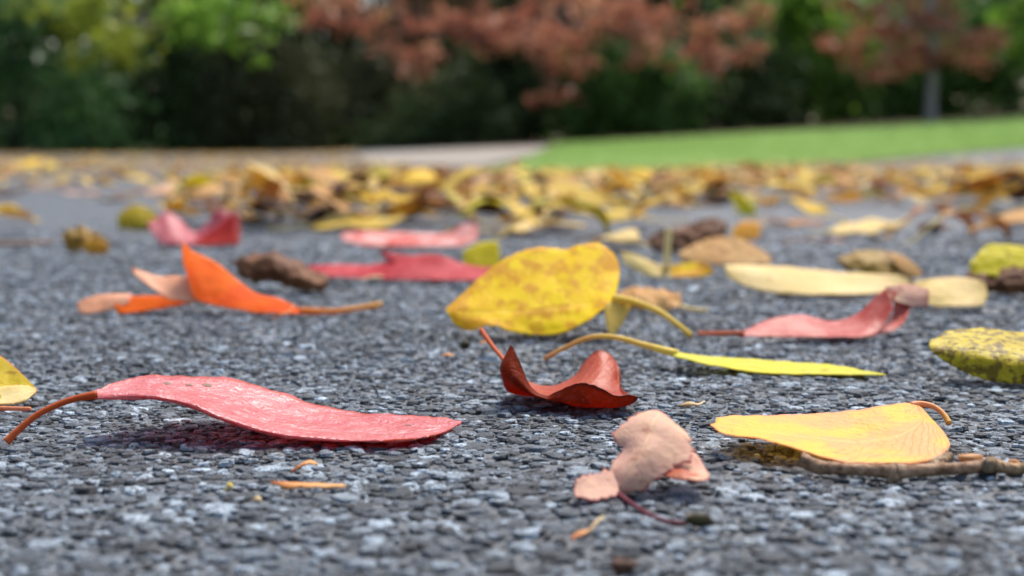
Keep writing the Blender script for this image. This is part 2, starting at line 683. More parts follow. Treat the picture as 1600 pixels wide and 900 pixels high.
Q = on_ground
far_drive, _, _ = loft('far_drive', [Q(575, 259), Q(560, 246), Q(590, 240), Q(690, 235), Q(780, 231)],
                  [Q(748, 262), Q(795, 250), Q(830, 243), Q(860, 235), Q(885, 229)], 30, 8, .006, far_drive_material())
far_drive['label'] = 'far end of the driveway beside the lawn, sky reflection painted in as paler colour'
low_edge = [Q(735, 274), Q(800, 273), Q(1000, 268.5), Q(1300, 256), Q(1600, 233), Q(1950, 208)]
top_edge = [Q(868, 228), Q(940, 224), Q(1150, 211), Q(1400, 196), Q(1650, 181), Q(1950, 164)]
lawn, LA, LB = loft('lawn', low_edge, top_edge, 60, 24, .006, lawn_material())
lawn['label'] = 'mown green lawn rising gently to the trees'


def make_grass():
    n = 52000
    i = RNG.uniform(0, len(LA) - 1.001, n)
    f = RNG.uniform(0, 1, n) ** 1.5
    a = np.stack([np.interp(i, np.arange(len(LA)), LA[:, c]) for c in range(2)], -1)
    b = np.stack([np.interp(i, np.arange(len(LB)), LB[:, c]) for c in range(2)], -1)
    p = a + (b - a) * f[:, None]
    z = np.array([terr(x, y) for x, y in p]) + .004
    h = RNG.uniform(.007, .020, n) * np.clip(.5 + (p[:, 1] - 4.5) / 6, .5, 2.2)
    th = RNG.uniform(0, 2 * math.pi, n)
    wd = RNG.uniform(.003, .006, n) * (1 + p[:, 1] / 12)
    dx, dy = np.cos(th) * wd, np.sin(th) * wd
    lean = RNG.normal(0, .012, (n, 2))
    V = np.empty((n, 3, 3))
    V[:, 0] = np.stack([p[:, 0] - dx, p[:, 1] - dy, z], -1)
    V[:, 1] = np.stack([p[:, 0] + dx, p[:, 1] + dy, z], -1)
    V[:, 2] = np.stack([p[:, 0] + lean[:, 0], p[:, 1] + lean[:, 1], z + h], -1)
    t = np.repeat(RNG.uniform(0, 1, n), 3)
    o = link('grass', np_mesh('grass', V.reshape(-1, 3), np.arange(3 * n).reshape(n, 3), [grass_material()], False, tint=t))
    tag(o, kind='stuff', label='short green grass covering the lawn')


make_grass()


# ================================================================== TREES AND SHRUBS
def foliage_material(name, a, b, tr=.35, dead=None):
    k = N(name)
    t = k.attr('tint')
    c = k.mix(k.step(t, .1, .9), a, b)
    if dead:
        c = k.mix(k.math('MULTIPLY', k.step(t, .90, .96), .9), c, dead)
    p = k.principled(c, .5, .3)
    s = k.new('ShaderNodeBsdfTranslucent')
    k.set(s.inputs[0], c)
    m = k.new('ShaderNodeMixShader')
    m.inputs[0].default_value = tr
    k.t.links.new(p, m.inputs[1])
    k.t.links.new(s.outputs[0], m.inputs[2])
    return k.finish(m.outputs[0])


def bark_material(name, a, b):
    k = N(name)
    ob = k.coords()
    mp = k.new('ShaderNodeMapping')
    mp.inputs['Scale'].default_value = (1, 1, .25)
    k.set(mp.inputs[0], ob)
    n = k.noise(mp.outputs[0], 22.0, 6.0, .65)
    return k.finish(k.principled(k.mix(k.step(n, .35, .65), a, b), .85, .2, k.bump(n, 1.0, .03)))


def leaf_cloud(clumps, n, size, soft=0.0, rng=RNG):
    """n diamond leaves spread through ellipsoidal clumps (x, y, z, rx, ry, rz)."""
    C = np.array(clumps, float)
    wgt = C[:, 3] * C[:, 4] * C[:, 5]
    wgt = wgt ** .8
    ci = rng.choice(len(C), n, p=wgt / wgt.sum())
    d = rng.normal(0, 1, (n, 3))
    d /= np.linalg.norm(d, axis=1, keepdims=True)
    rad = np.abs(rng.normal(0, soft, n)) if soft else rng.uniform(0, 1, n) ** .45 * (1 + .18 * rng.normal(0, 1, n).clip(-1, 2))
    P = C[ci, :3] + d * rad[:, None] * C[ci, 3:]
    a = rng.normal(0, 1, (n, 3)); a[:, 2] -= .5
    a /= np.linalg.norm(a, axis=1, keepdims=True)
    b = np.cross(a, rng.normal(0, 1, (n, 3)))
    b /= np.linalg.norm(b, axis=1, keepdims=True)
    s = size * rng.uniform(.6, 1.35, n)[:, None]
    V = np.stack([P - a * s * .6, P + b * s * .36, P + a * s * .6, P - b * s * .36], 1).reshape(-1, 3)
    F = np.arange(4 * n).reshape(n, 4)
    t = np.clip(.55 * rng.uniform(0, 1, n) + .55 * rng.uniform(0, 1, len(C))[ci] - .05, 0, 1)
    return V, F, np.repeat(t, 4)


M_bark_dark = bark_material('dark_bark', (.024, .019, .014), (.05, .04, .03))
M_bark_grey = bark_material('grey_bark', (.23, .205, .18), (.34, .31, .28))


def tree(name, cat, label, base, trunk_h, trunk_r, limbs, clumps, n, size, fmat, bark, group=None, crown='crown', soft=0.0):
    """base: ground point; limbs: list of polylines relative to base; clumps relative to base."""
    root = empty(name, base)
    tag(root, label, cat, group)
    if trunk_h:
        tube('trunk', [(0, 0, -.15), (.01, 0, trunk_h * .3), (-.03, .02, trunk_h * .7), (.03, 0, trunk_h)], [trunk_r * 1.35, trunk_r, trunk_r * .92, trunk_r * .6],
             bark, root, seg=10, n=20, bumpy=.12, seed=len(label))
    for L in limbs:
        tube('branch', L, [trunk_r * .45, trunk_r * .3, trunk_r * .12], bark, root, seg=6, n=10, bumpy=.1)
    V, F, t = leaf_cloud(clumps, n, size, soft)
    link(crown, np_mesh(crown, V, F, [fmat], False, tint=t), root)
    return root


def shrub(label, px, Y, wid, hgt, n, fmat, size=.10, group='dense shrubs along the edge of the wood', seed=0, low=0.0):
    rr = random.Random(seed * 77 + 5)
    x = (px - 800) / FPX * Y
    z = terr(x, Y)
    cl = []
    k = int(14 + wid * 6)
    for i in range(k):
        cx = rr.uniform(-.5, .5) * wid
        ch = rr.uniform(.12, .85) * hgt * (1 - .45 * abs(cx / wid * 2) ** 2) + low
        s = rr.uniform(.16, .27) * hgt
        cl.append((cx, rr.uniform(-.4, .5) * wid * .5, ch, s * 1.2, s, s * .9))
    for i in range(int(wid * 3)):
        cl.append((rr.uniform(-.5, .5) * wid, rr.uniform(-.4, .2) * wid * .4, .16 + low, .34, .3, .2))
    limbs = [[(0, 0, 0), (rr.uniform(-.2, .2) * wid, rr.uniform(-.2, .2), hgt * .4), (rr.uniform(-.4, .4) * wid, rr.uniform(-.3, .3), hgt * .8)] for _ in range(4)]
    return tree('shrub', 'shrub', label, (x, Y, z - .03), hgt * .5, .05, limbs, cl, n, size, fmat, M_bark_dark, group, crown='foliage', soft=.72)


F_dark = foliage_material('dark_evergreen_leaf', (.060, .10, .036), (.12, .17, .06), .35)
F_under = foliage_material('understory_leaf', (.11, .115, .052), (.18, .19, .08), .25, dead=(.14, .09, .045))
F_green = foliage_material('green_leaf', (.075, .165, .034), (.13, .255, .055), .4)
F_bluegreen = foliage_material('blue_green_leaf', (.060, .15, .050), (.105, .225, .068), .4)
F_lime = foliage_material('yellow_green_leaf', (.20, .27, .022), (.38, .40, .05), .45)
F_fresh = foliage_material('fresh_green_leaf', (.13, .27, .026), (.26, .42, .06), .5)
F_red = foliage_material('russet_leaf', (.29, .088, .055), (.52, .25, .145), .45, dead=(.42, .36, .10))
F_orange = foliage_material('orange_brown_leaf', (.20, .085, .035), (.34, .15, .06), .4, dead=(.30, .22, .06))

# the dark first rank of shrubs, left to right
shrub('broad blue-green shrub at the leftmost end of the hedge line', 30, 20.5, 2.1, 3.1, 9000, F_bluegreen, seed=1)
shrub('dark evergreen shrub beside the blue-green one', 215, 23, 2.0, 2.3, 7000, F_dark, seed=2)
shrub('black-green shrub under the hanging green boughs', 400, 23.5, 2.3, 2.1, 7000, F_under, seed=3)
shrub('brownish thin shrub with dead leaves in the middle of the dark hedge', 575, 24, 2.0, 2.0, 6500, F_under, seed=4)
shrub('olive shrub with low green shoots behind the path', 690, 23.0, 2.0, 1.25, 5500, F_dark, seed=5)
shrub('dark shrub under the large russet tree', 830, 24, 2.1, 2.0, 7000, F_dark, seed=6)
shrub('deep green shrub at the start of the lawn edge', 985, 23.5, 1.8, 1.7, 7000, F_green, seed=7)
shrub('black-green shrub between the russet tree and the fresh green one', 1130, 24, 1.8, 2.0, 7000, F_dark, seed=8)
shrub('tall fresh green shrub standing between the two russet trees', 1255, 24.6, 1.25, 2.9, 7000, F_fresh, seed=9)
shrub('dark green shrub behind the pale trunk', 1390, 24.5, 1.7, 1.9, 7000, F_green, seed=10)
shrub('rightmost green shrub beyond the pale trunk', 1570, 24.5, 2.0, 2.6, 8000, F_green, seed=11)
shrub('large green shrub outside the right end of the lawn', 1800, 24, 2.6, 2.8, 6000, F_green, seed=12)
shrub('large dark shrub outside the left end of the hedge', -260, 22, 3.0, 3.2, 6000, F_dark, seed=13)


# a last rank of tall shrubs inside the wood
for i, (lab, px, wd, hg) in enumerate([
        ('deep shaded shrub inside the wood beyond the left end', -330, 5, 2.4), ('deep shaded shrub inside the wood behind the blue-green one', 10, 4.6, 2.0),
        ('deep shaded shrub inside the wood behind the bright green bough', 300, 4.6, 2.5), ('deep shaded shrub inside the wood behind the brownish shrub', 560, 4.4, 2.2),
        ('deep shaded shrub inside the wood behind the large russet tree', 820, 4.6, 2.3), ('deep shaded shrub inside the wood behind the start of the lawn', 1070, 4.4, 2.2),
        ('deep shaded shrub inside the wood behind the fresh green shrub', 1300, 4.4, 2.2), ('deep shaded shrub inside the wood behind the pale trunk', 1540, 4.6, 2.4),
        ('deep shaded shrub inside the wood beyond the right end', 1850, 5, 2.4)]):
    shrub(lab, px, 32.5, wd, hg + .5, 8500, F_under if i % 2 else F_green, size=.2, group='shaded shrubs inside the wood', seed=40 + i)


# the wood behind: taller trees whose crowns close the view
def wood_tree(label, px, Y, hgt, wid, n, fmat, seed, low=1.2):
    rr = random.Random(seed * 31 + 3)
    x = (px - 800) / FPX * Y
    cl = []
    for i in range(26):
        a, q = rr.uniform(0, 6.283), rr.uniform(.1, 1) ** .6
        h = low + (hgt - low) * rr.uniform(0, 1)
        k = 1 - .55 * abs((h - low) / (hgt - low) - .35) * 1.4
        s = rr.uniform(.45, .85)
        cl.append((math.cos(a) * q * wid * .5 * k, math.sin(a) * q * wid * .45 * k, h, s * 1.15, s, s * .75))
    limbs = [[(0, 0, low * .8), (c[0] * .5, c[1] * .5, (c[2] + low) * .5), (c[0], c[1], c[2])] for c in cl[:6]]
    return tree('wood_tree', 'tree', label, (x, Y, terr(x, Y) - .03), hgt * .7, .14, limbs, cl, n, size=.15, fmat=fmat, bark=M_bark_dark, group='trees of the dark wood behind')


for i, (lab, px, Y, h, wd, n, fm, low) in enumerate([
        ('tall dark tree of the wood behind the blue-green shrub', -20, 28, 7.5, 4.2, 5500, F_dark, .5),
        ('tall dark tree behind the hanging green boughs', 330, 29, 8, 4.4, 6500, F_under, .4),
        ('tall dark tree behind the brownish shrub', 560, 28.5, 7.5, 3.2, 5500, F_dark, .5),
        ('tall slim dark tree between the brownish shrub and the large russet tree', 690, 27.5, 7.5, 3.2, 5000, F_under, .6),
        ('tall dark tree behind the large russet tree', 800, 29.5, 8, 4.2, 6500, F_under, .4),
        ('tall dark tree behind the start of the lawn', 1010, 29, 7.5, 3.6, 6000, F_dark, .5),
        ('tall dark tree behind the fresh green shrub', 1215, 29.5, 8, 4.0, 6000, F_dark, .5),
        ('tall green tree behind the pale trunk', 1430, 30, 7, 3.4, 5000, F_green, .4),
        ('tall green tree at the rightmost end of the wood', 1680, 29, 7.5, 4.0, 5500, F_green, .4),
        ('tall dark tree beyond the left end of the hedge', -380, 28, 8, 5.0, 5000, F_dark, .4),
        ('tall green tree beyond the right end of the lawn', 2050, 29, 8, 5.0, 5000, F_green, .4)]):
    wood_tree(lab, px, Y, h, wd, int(n * 1.7), fm, i, low)


def spreading_tree(name, label, base_px, Y, clump_px, hgt, n, size, fmat, bark, trunk_r, fork, seed, extra=16, group=None, spread=2.2, back=0.0, lift=0):
    """A tree whose low boughs hang at given places: clump_px = (px, py, half width m, half height m) at about Y."""
    rr = random.Random(seed)
    x = (base_px - 800) / FPX * Y
    z = terr(x, Y + back)
    cl, limbs = [], []
    for (px, py, rx, rz) in clump_px:
        dy = rr.uniform(-.7, .7)
        p = at(px, py - lift, Y + dy)
        for _ in range(9):
            k = rr.uniform(.25, .75)
            cl.append((p.x - x + rr.gauss(0, .95) * rx, dy - back + rr.uniform(-.9, .9) * rx, p.z - z + rr.gauss(0, .8) * rz, rx * k, rx * k, rz * k * .8))
        limbs.append([(0, 0, fork), ((p.x - x) * .5, (dy - back) * .5, max(fork, p.z - z) * .75 + .5), (p.x - x, dy - back, p.z - z)])
    for i in range(extra):
        a, q = rr.uniform(0, 6.283), rr.uniform(.1, 1) ** .6
        h = 2.35 + (hgt - 2.35) * rr.uniform(0, 1)
        k = 1.1 - (h - 2.35) / (hgt - 2.35) * .6
        s = rr.uniform(.35, .6)
        cl.append((math.cos(a) * q * spread * k, math.sin(a) * q * spread * k, h, s * 1.2, s * 1.1, s * .7))
    return tree(name, 'tree', label, (x, Y + back, z - .02), hgt * .65, trunk_r, limbs, cl, n, size, fmat, bark, group, soft=.95)


spreading_tree('maple_tree', 'large russet tree with low boughs reaching over the dark hedge', 800, 20.5,
               [(470, 30, .26, .16), (520, 45, .26, .12), (570, 30, .30, .16), (620, 85, .24, .12), (655, 100, .22, .10), (690, 60, .28, .16), (640, 112, .14, .08),
                (735, 40, .32, .2), (770, 70, .34, .2), (820, 45, .40, .25), (850, 90, .30, .2), (890, 115, .22, .14), (858, 165, .20, .10), (925, 70, .36, .18),
                (960, 50, .40, .2), (985, 25, .4, .2), (1010, 90, .2, .1), (1050, 30, .32, .18), (1085, 75, .26, .13), (1115, 100, .26, .12), (1150, 60, .26, .14), (1185, 40, .22, .12), (1090, 110, .2, .1)],
               5.2, 14500, .095, F_red, M_bark_dark, .10, 1.7, 21, spread=2.6, back=4.2, lift=14)
spreading_tree('maple_tree', 'smaller russet tree with a pale trunk at the top edge of the lawn', 1450, 21.5,
               [(1320, 40, .26, .16), (1345, 75, .24, .14), (1385, 90, .26, .16), (1410, 45, .32, .2), (1450, 70, .34, .2), (1490, 40, .30, .2), (1530, 60, .24, .16), (1365, 115, .16, .08),
                (1470, 95, .26, .12), (1510, 90, .2, .1), (1340, 15, .2, .14), (1440, 15, .3, .16)],
               4.2, 7000, .095, F_red, M_bark_grey, .066, 1.15, 22, extra=9, spread=1.5)
spreading_tree('linden_tree', 'leafy yellow-green tree with boughs hanging over the dark hedge', 260, 19.5,
               [(110, 40, .3, .2), (150, 60, .26, .18), (190, 80, .24, .16), (215, 45, .22, .16), (80, 15, .3, .2), (140, 10, .3, .14), (120, 75, .2, .12)],
               5.5, 8000, .115, F_lime, M_bark_dark, .10, 1.9, 23, extra=12, spread=1.7, back=4.5)
spreading_tree('linden_tree', 'bright green tree whose bough hangs above the black-green shrub', 360, 20.0,
               [(275, 15, .26, .16), (305, 45, .24, .22), (330, 25, .28, .2), (320, 70, .14, .12), (370, 20, .28, .2), (385, 65, .16, .18), (415, 25, .24, .14), (345, 55, .14, .12), (400, 90, .08, .08)],
               5.5, 8500, .115, F_fresh, M_bark_dark, .09, 2.0, 24, extra=14, spread=1.5, back=5.0)
spreading_tree('linden_tree', 'narrow yellow-green tree at the rightmost end of the lawn', 1640, 22.5,
               [(1580, 40, .2, .2), (1600, 80, .24, .2), (1575, 15, .2, .16), (1630, 50, .3, .3), (1680, 80, .3, .3)],
               5.0, 4000, .12, F_fresh, M_bark_dark, .09, 1.6, 25, extra=10, spread=1.3)


# ================================================================== LEAVES
# upper and under sides
LM = leaf_mat
m_pink_t = LM('pink_red_top', (.74, .125, .12), (.80, .22, .20), (.80, .36, .32), (.88, .56, .55), .24, vein_amt=.36, edge_w=.435, edge_tip=False, coat=.9, edge=(.68, .09, .025), tr=.46, rough=.26, spec=1.8, wet=1.1, spot_scale=9.0, nveins=12)  # the whitish spots are the leaf's sheen painted into its colour
m_pink_u = LM('pink_red_under', (.62, .11, .07), (.70, .16, .09), (.7, .3, .2), tr=.45, spot_amt=0)
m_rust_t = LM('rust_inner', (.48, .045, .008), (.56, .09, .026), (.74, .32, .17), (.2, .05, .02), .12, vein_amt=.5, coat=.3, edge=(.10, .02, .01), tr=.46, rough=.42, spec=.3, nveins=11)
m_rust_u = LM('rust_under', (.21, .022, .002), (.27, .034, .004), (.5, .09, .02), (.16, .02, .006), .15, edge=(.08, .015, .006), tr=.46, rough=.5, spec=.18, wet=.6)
m_tan_t = LM('pinkish_tan', (.66, .39, .29), (.74, .51, .33), (.80, .58, .33), (.52, .23, .15), .34, vein_amt=.45, edge=(.52, .10, .11), tr=.34, rough=.55, spec=.3)
m_tan_u = LM('pinkish_red_under', (.50, .12, .06), (.56, .2, .11), (.6, .3, .2), tr=.4)
m_gold_t = LM('golden_peach', (.88, .65, .14), (.88, .54, .24), (.92, .70, .30), (.80, .38, .18), .06, edge=(.86, .48, .26), edge_tip=False, tr=.5, rough=.4, spec=.4, nveins=20, wet=1.2, vein_amt=.38)
m_gold_u = LM('golden_under', (.84, .66, .05), (.84, .62, .06), (.85, .6, .2), tr=.5, spot_amt=0)
m_yel_t = LM('bright_yellow', (.88, .67, .003), (.85, .57, .004), (.88, .62, .08), (.62, .27, .02), .60, vein_amt=.5, edge=(.66, .38, .02), tr=.40, rough=.5, spec=.25, nveins=7, spot_scale=3.0)
m_yel_u = LM('yellow_under', (.74, .52, .08), (.78, .58, .14), (.8, .6, .2), tr=.4, spot_amt=.05)
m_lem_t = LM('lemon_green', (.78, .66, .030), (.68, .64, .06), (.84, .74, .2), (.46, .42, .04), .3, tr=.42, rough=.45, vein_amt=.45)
m_lem_u = LM('olive_under', (.46, .40, .02), (.40, .36, .02), (.5, .45, .1), tr=.5, spot_amt=0)  # olive tone of the leaf's under side
m_ora_t = LM('orange_red', (.80, .150, .006), (.74, .095, .006), (.84, .24, .03), (.30, .08, .02), .12, edge=(.82, .36, .10), tr=.42, rough=.62, spec=.2)
m_pea_t = LM('peach', (.84, .48, .29), (.80, .40, .21), (.8, .5, .3), (.6, .25, .1), .1, edge=(.70, .28, .10), tr=.35, rough=.5)
m_mar_t = LM('crimson', (.46, .022, .032), (.56, .075, .085), (.62, .14, .13), (.25, .03, .03), .05, edge=(.5, .04, .03), tr=.34, rough=.55, spec=.3)
m_mar_u = LM('dark_crimson', (.42, .012, .012), (.48, .022, .012), (.5, .1, .06), tr=.42, spot_amt=0)
m_redw_t = LM('red_pale_bands', (.60, .030, .006), (.84, .44, .38), (.8, .5, .4), (.5, .05, .02), .1, tr=.36, rough=.36, spec=.6)  # the pale second tone is sheen painted onto the red
m_rose_t = LM('rose_pink', (.48, .065, .085), (.62, .19, .20), (.7, .4, .4), (.4, .08, .08), .08, tr=.36, rough=.4, spec=.6)
m_brn_t = LM('dead_brown', (.12, .040, .012), (.21, .082, .028), (.30, .15, .07), (.05, .02, .01), .3, tr=.15, rough=.55, wet=1.3)
m_dkb_t = LM('dark_brown', (.070, .030, .016), (.11, .048, .024), (.16, .08, .04), (.03, .012, .008), .3, tr=.12, rough=.5, wet=1.2)
m_buf_t = LM('pale_buff_yellow', (.76, .58, .20), (.80, .63, .28), (.82, .66, .34), (.55, .32, .10), .08, edge=(.6, .36, .12), tr=.36, rough=.5)
m_dul_t = LM('dull_yellow', (.62, .43, .05), (.68, .49, .085), (.74, .56, .2), (.28, .14, .04), .2, edge=(.42, .22, .06), tr=.34, rough=.55)
m_och_t = LM('ochre_tan', (.54, .28, .085), (.60, .36, .13), (.6, .4, .2), (.26, .12, .05), .2, edge=(.34, .16, .06), tr=.3, rough=.6)
m_oli_t = LM('olive_brown', (.36, .22, .035), (.30, .16, .03), (.45, .3, .08), (.10, .05, .015), .3, tr=.3, rough=.5)
m_spk_t = LM('spotted_yellow', (.58, .44, .012), (.46, .33, .010), (.76, .6, .15), (.12, .06, .012), .36, tr=.32, rough=.42, speck=1.25, spot_scale=8.0)
m_olg_t = LM('olive_gold', (.56, .42, .02), (.48, .36, .02), (.66, .52, .12), (.30, .16, .02), .2, edge=(.45, .12, .02), tr=.4, rough=.5, spec=.3)
m_grn_t = LM('green_yellow', (.76, .64, .012), (.66, .56, .012), (.66, .62, .15), (.2, .15, .02), .2, tr=.42, rough=.5)
m_red_t = LM('deep_red_pink', (.48, .055, .036), (.62, .20, .155), (.7, .4, .3), (.3, .05, .03), .06, edge=(.5, .07, .03), tr=.36, rough=.38, spec=.6)
m_red_u = LM('deep_red', (.46, .06, .02), (.50, .10, .05), (.5, .2, .1), tr=.42, spot_amt=0)
m_ory_t = LM('orange_yellow', (.80, .42, .03), (.76, .34, .03), (.8, .5, .15), (.4, .16, .03), .15, tr=.4, rough=.5)
s_red = stalk_mat('stalk_red_brown', (.46, .075, .012), (.64, .15, .04))
s_yo = stalk_mat('stalk_yellow_orange', (.84, .66, .12), (.70, .30, .10))
s_org = stalk_mat('stalk_orange', (.70, .26, .11), (.74, .30, .14))
s_oro = stalk_mat('stalk_bright_orange', (.80, .24, .03), (.84, .48, .12))
s_oy = stalk_mat('stalk_orange_yellow', (.62, .24, .06), (.82, .58, .10))
s_yel = stalk_mat('stalk_yellow', (.84, .60, .09), (.78, .56, .09))
s_gold = stalk_mat('stalk_gold_pink', (.84, .30, .17), (.78, .44, .10))
s_mar = stalk_mat('stalk_maroon', (.14, .022, .035), (.17, .03, .045))
s_pale = stalk_mat('stalk_pale', (.86, .72, .36), (.80, .66, .30))
s_brn = stalk_mat('stalk_brown', (.22, .12, .06), (.16, .08, .04))
GL = 'fallen leaves lying apart on the asphalt'
HEROES = []          # ground footprints (x, y, radius) kept clear of drift leaves


def hero(label, base_py, pieces, stalk=None, name='leaf', cat='leaf', group=GL, shown=True):
    """pieces: (part name, rows of (px, py, dy_cm), upper, under, options)."""
    Y0 = on_ground(800, base_py).y
    conv = lambda t: at(t[0], t[1], Y0 + t[2] * .01)
    built = []
    for (pn, rows, mt, mu, opt) in pieces:
        A = np.array([[tuple(conv(t)) for t in r] for r in rows])
        fl = opt.get('clear', .0006)
        A[..., 2] = np.maximum(A[..., 2], [[terr(q[0], q[1]) + fl for q in r] for r in A])
        built.append((pn, A, mt, mu, opt))
    allp = np.concatenate([b[1].reshape(-1, 3) for b in built])
    cx, cy = float(np.median(allp[:, 0])), float(allp[:, 1].mean())
    base = Vector((cx, cy, terr(cx, cy)))
    root = empty(name, base)
    tag(root, label, cat, group)
    HEROES.append((cx, cy, float(np.ptp(allp[:, 0])) * .5, label))
    for i, (pn, A, mt, mu, opt) in enumerate(built):
        nu, nv = opt.get('res', (56, 18))
        G = spline(A, nu)
        G = np.swapaxes(spline(np.swapaxes(G, 0, 1), nv), 0, 1)
        nn = np.cross(np.gradient(G, axis=0), np.gradient(G, axis=1))
        if (nn.reshape(-1, 3).sum(0) @ np.array([0, -.35, .94])) * opt.get('face', 1) < 0:
            G = G[:, ::-1]
        G[..., 2] = np.maximum(G[..., 2], fl)
        me = sheet_mesh(pn, G - np.array(base), (mt, mu), opt.get('thick', .00024), seed=len(HEROES) * 3 + i,
                        rag=opt.get('rag', .00022), pucker=opt.get('pucker', .00025), u0=opt.get('u0', 0), u1=opt.get('u1', 1))
        link(pn, me, root)
    if stalk:
        pts, rad, mat = stalk[:3]
        P = []
        for t in pts:
            p = conv(t)
            p.z = max(p.z, terr(p.x, p.y) + rad[0] * .001 * .8)
            P.append(p)
        tube('leaf_stalk', P, [r * .001 for r in rad], mat, root, base, seg=9, n=28, bumpy=.08, seed=len(label))
    return root


pink = hero('long pink red leaf arched over its own dark red shadow, with a curved stalk', 697, [
    ('blade', [
        [(146, 611, .9), (144, 617, .7), (146, 621, .65), (146, 624, .6)], [(190, 595, 2.2), (188, 611, 1.3), (186, 616, 0.70), (185, 625, .6)],
        [(232, 586, 3.1), (236, 604, 1.7), (239, 616, 0.60), (238, 625, .5)], [(300, 589, 3.6), (298, 616, 1.9), (297, 628, 0.40), (296, 637, .3)],
        [(370, 594, 3.9), (365, 631, 2), (356, 652, 0.30), (355, 661, .2)], [(430, 612, 3.9), (425, 648, 2), (421, 671, 0.20), (420, 680, .1)],
        [(500, 634, 3.7), (490, 661, 1.9), (481, 680, 0.10), (480, 689, 0)], [(570, 646, 3.5), (565, 669, 1.8), (561, 687, 0.10), (560, 696, 0)],
        [(630, 649, 3.2), (630, 676, 1.7), (631, 688, 0.20), (630, 697, .1)], [(685, 656, 2.9), (685, 671, 1.9), (689, 677, 1.00), (688, 686, .9)],
        [(721, 662, 2.4), (722, 663, 2.3), (722, 665, 2.25), (721, 666, 2.2)]], m_pink_t, m_pink_u, dict(res=(120, 30), pucker=.0005, rag=.00022, clear=.0011))],
    ([(152, 617, .7), (110, 625, .5), (60, 647, .3), (27, 674, .1), (10, 696, 0)], [1.05, .72, .68, .72, .8, .95], s_red))

M_scar = stalk_mat('leaf_scar', (.28, .20, .15), (.34, .27, .2), .8)

def scars(root, spots):
    """Small raised scabs that follow the blade: patches of its own surface lifted a little and given a scab material."""
    blade = root.children[0]
    me = blade.data
    co = np.empty(len(me.vertices) * 3); me.vertices.foreach_get('co', co)
    nr = np.empty(len(me.vertices) * 3); me.vertices.foreach_get('normal', nr)
    co, nr = co.reshape(-1, 3)[:len(co) // 6], nr.reshape(-1, 3)
    b = Vector(root.location)
    prj = np.array([to_px(Vector(c) + b) for c in co])
    for x, y, rr_ in spots:
        i = int(np.argmin((prj[:, 0] - x) ** 2 + (prj[:, 1] - y) ** 2))
        n_ = Vector(nr[i])
        t_ = n_.orthogonal().normalized()
        u_ = n_.cross(t_)
        c_ = Vector(co[i])
        V = [c_ + n_ * .00028] + [c_ + (t_ * math.cos(a) * (1 + .35 * math.sin(a * 3 + x)) + u_ * math.sin(a)) * rr_ + n_ * .00012 for a in np.linspace(0, 2 * math.pi, 10)[:-1]]
        F = np.array([(0, 1 + k_, 1 + (k_ + 1) % 9) for k_ in range(9)])
        link('scab', np_mesh('scab', np.array(V), F, [M_scar], False), root)


scars(pink, ((263, 598, .0010), (293, 600, .0008), (326, 604, .0012), (640, 664, .0007)))

hero('olive yellow leaf with a torn pale tip cut off by the picture edge', 634, [
    ('blade', [
        [(-150, 560, 2.6), (-150, 600, 1.4), (-150, 640, .4)], [(-60, 545, 2.8), (-60, 590, 1.4), (-60, 640, .3)],
        [(0, 557, 2.4), (-2, 600, 1.2), (-4, 635, .1)], [(22, 573, 2), (18, 606, 1.1), (20, 634, .1)], [(42, 592, 1.5), (40, 608, 1), (42, 625, .4)],
        [(57, 607, 1), (58, 610, .9), (56, 614, .7)]], m_olg_t, m_buf_t, dict(rag=.0005)),
    ('folded_edge', [
        [(-60, 612, 1.2), (-60, 626, .6), (-60, 640, -.1)], [(-4, 605, 1.0), (-4, 620, .5), (-4, 636, -.1)],
        [(30, 602, .9), (30, 614, .5), (32, 630, .0)], [(56, 606, .8), (57, 610, .7), (56, 614, .5)]], m_buf_t, m_lem_u, dict(rag=.0006, res=(30, 10)))],
    ([(-90, 640, -.4), (0, 648, -.7), (48, 647, -.8)], [.7, .6, .5], s_org))

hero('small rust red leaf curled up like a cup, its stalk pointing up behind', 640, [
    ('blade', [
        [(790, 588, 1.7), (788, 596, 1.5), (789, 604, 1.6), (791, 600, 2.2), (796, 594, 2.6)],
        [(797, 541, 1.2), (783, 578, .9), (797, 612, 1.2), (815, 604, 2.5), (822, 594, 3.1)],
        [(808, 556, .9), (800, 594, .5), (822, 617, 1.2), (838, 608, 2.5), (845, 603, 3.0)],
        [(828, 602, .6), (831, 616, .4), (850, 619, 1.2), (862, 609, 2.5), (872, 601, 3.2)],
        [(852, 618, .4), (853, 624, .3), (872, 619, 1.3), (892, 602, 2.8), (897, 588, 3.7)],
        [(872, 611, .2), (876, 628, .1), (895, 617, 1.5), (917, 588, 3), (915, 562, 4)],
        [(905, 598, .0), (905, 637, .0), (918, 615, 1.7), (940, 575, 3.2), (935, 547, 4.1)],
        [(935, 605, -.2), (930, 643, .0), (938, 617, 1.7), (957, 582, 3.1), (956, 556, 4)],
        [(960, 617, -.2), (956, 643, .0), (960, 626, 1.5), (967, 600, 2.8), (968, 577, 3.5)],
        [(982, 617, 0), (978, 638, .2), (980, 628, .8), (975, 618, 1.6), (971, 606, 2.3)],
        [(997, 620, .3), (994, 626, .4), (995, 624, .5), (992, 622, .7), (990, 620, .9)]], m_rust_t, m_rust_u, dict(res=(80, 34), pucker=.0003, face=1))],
    ([(752, 516, 5), (770, 541, 3.6), (790, 567, 2.4), (800, 598, 1.8)], [.75, .6, .55, .6], s_red))

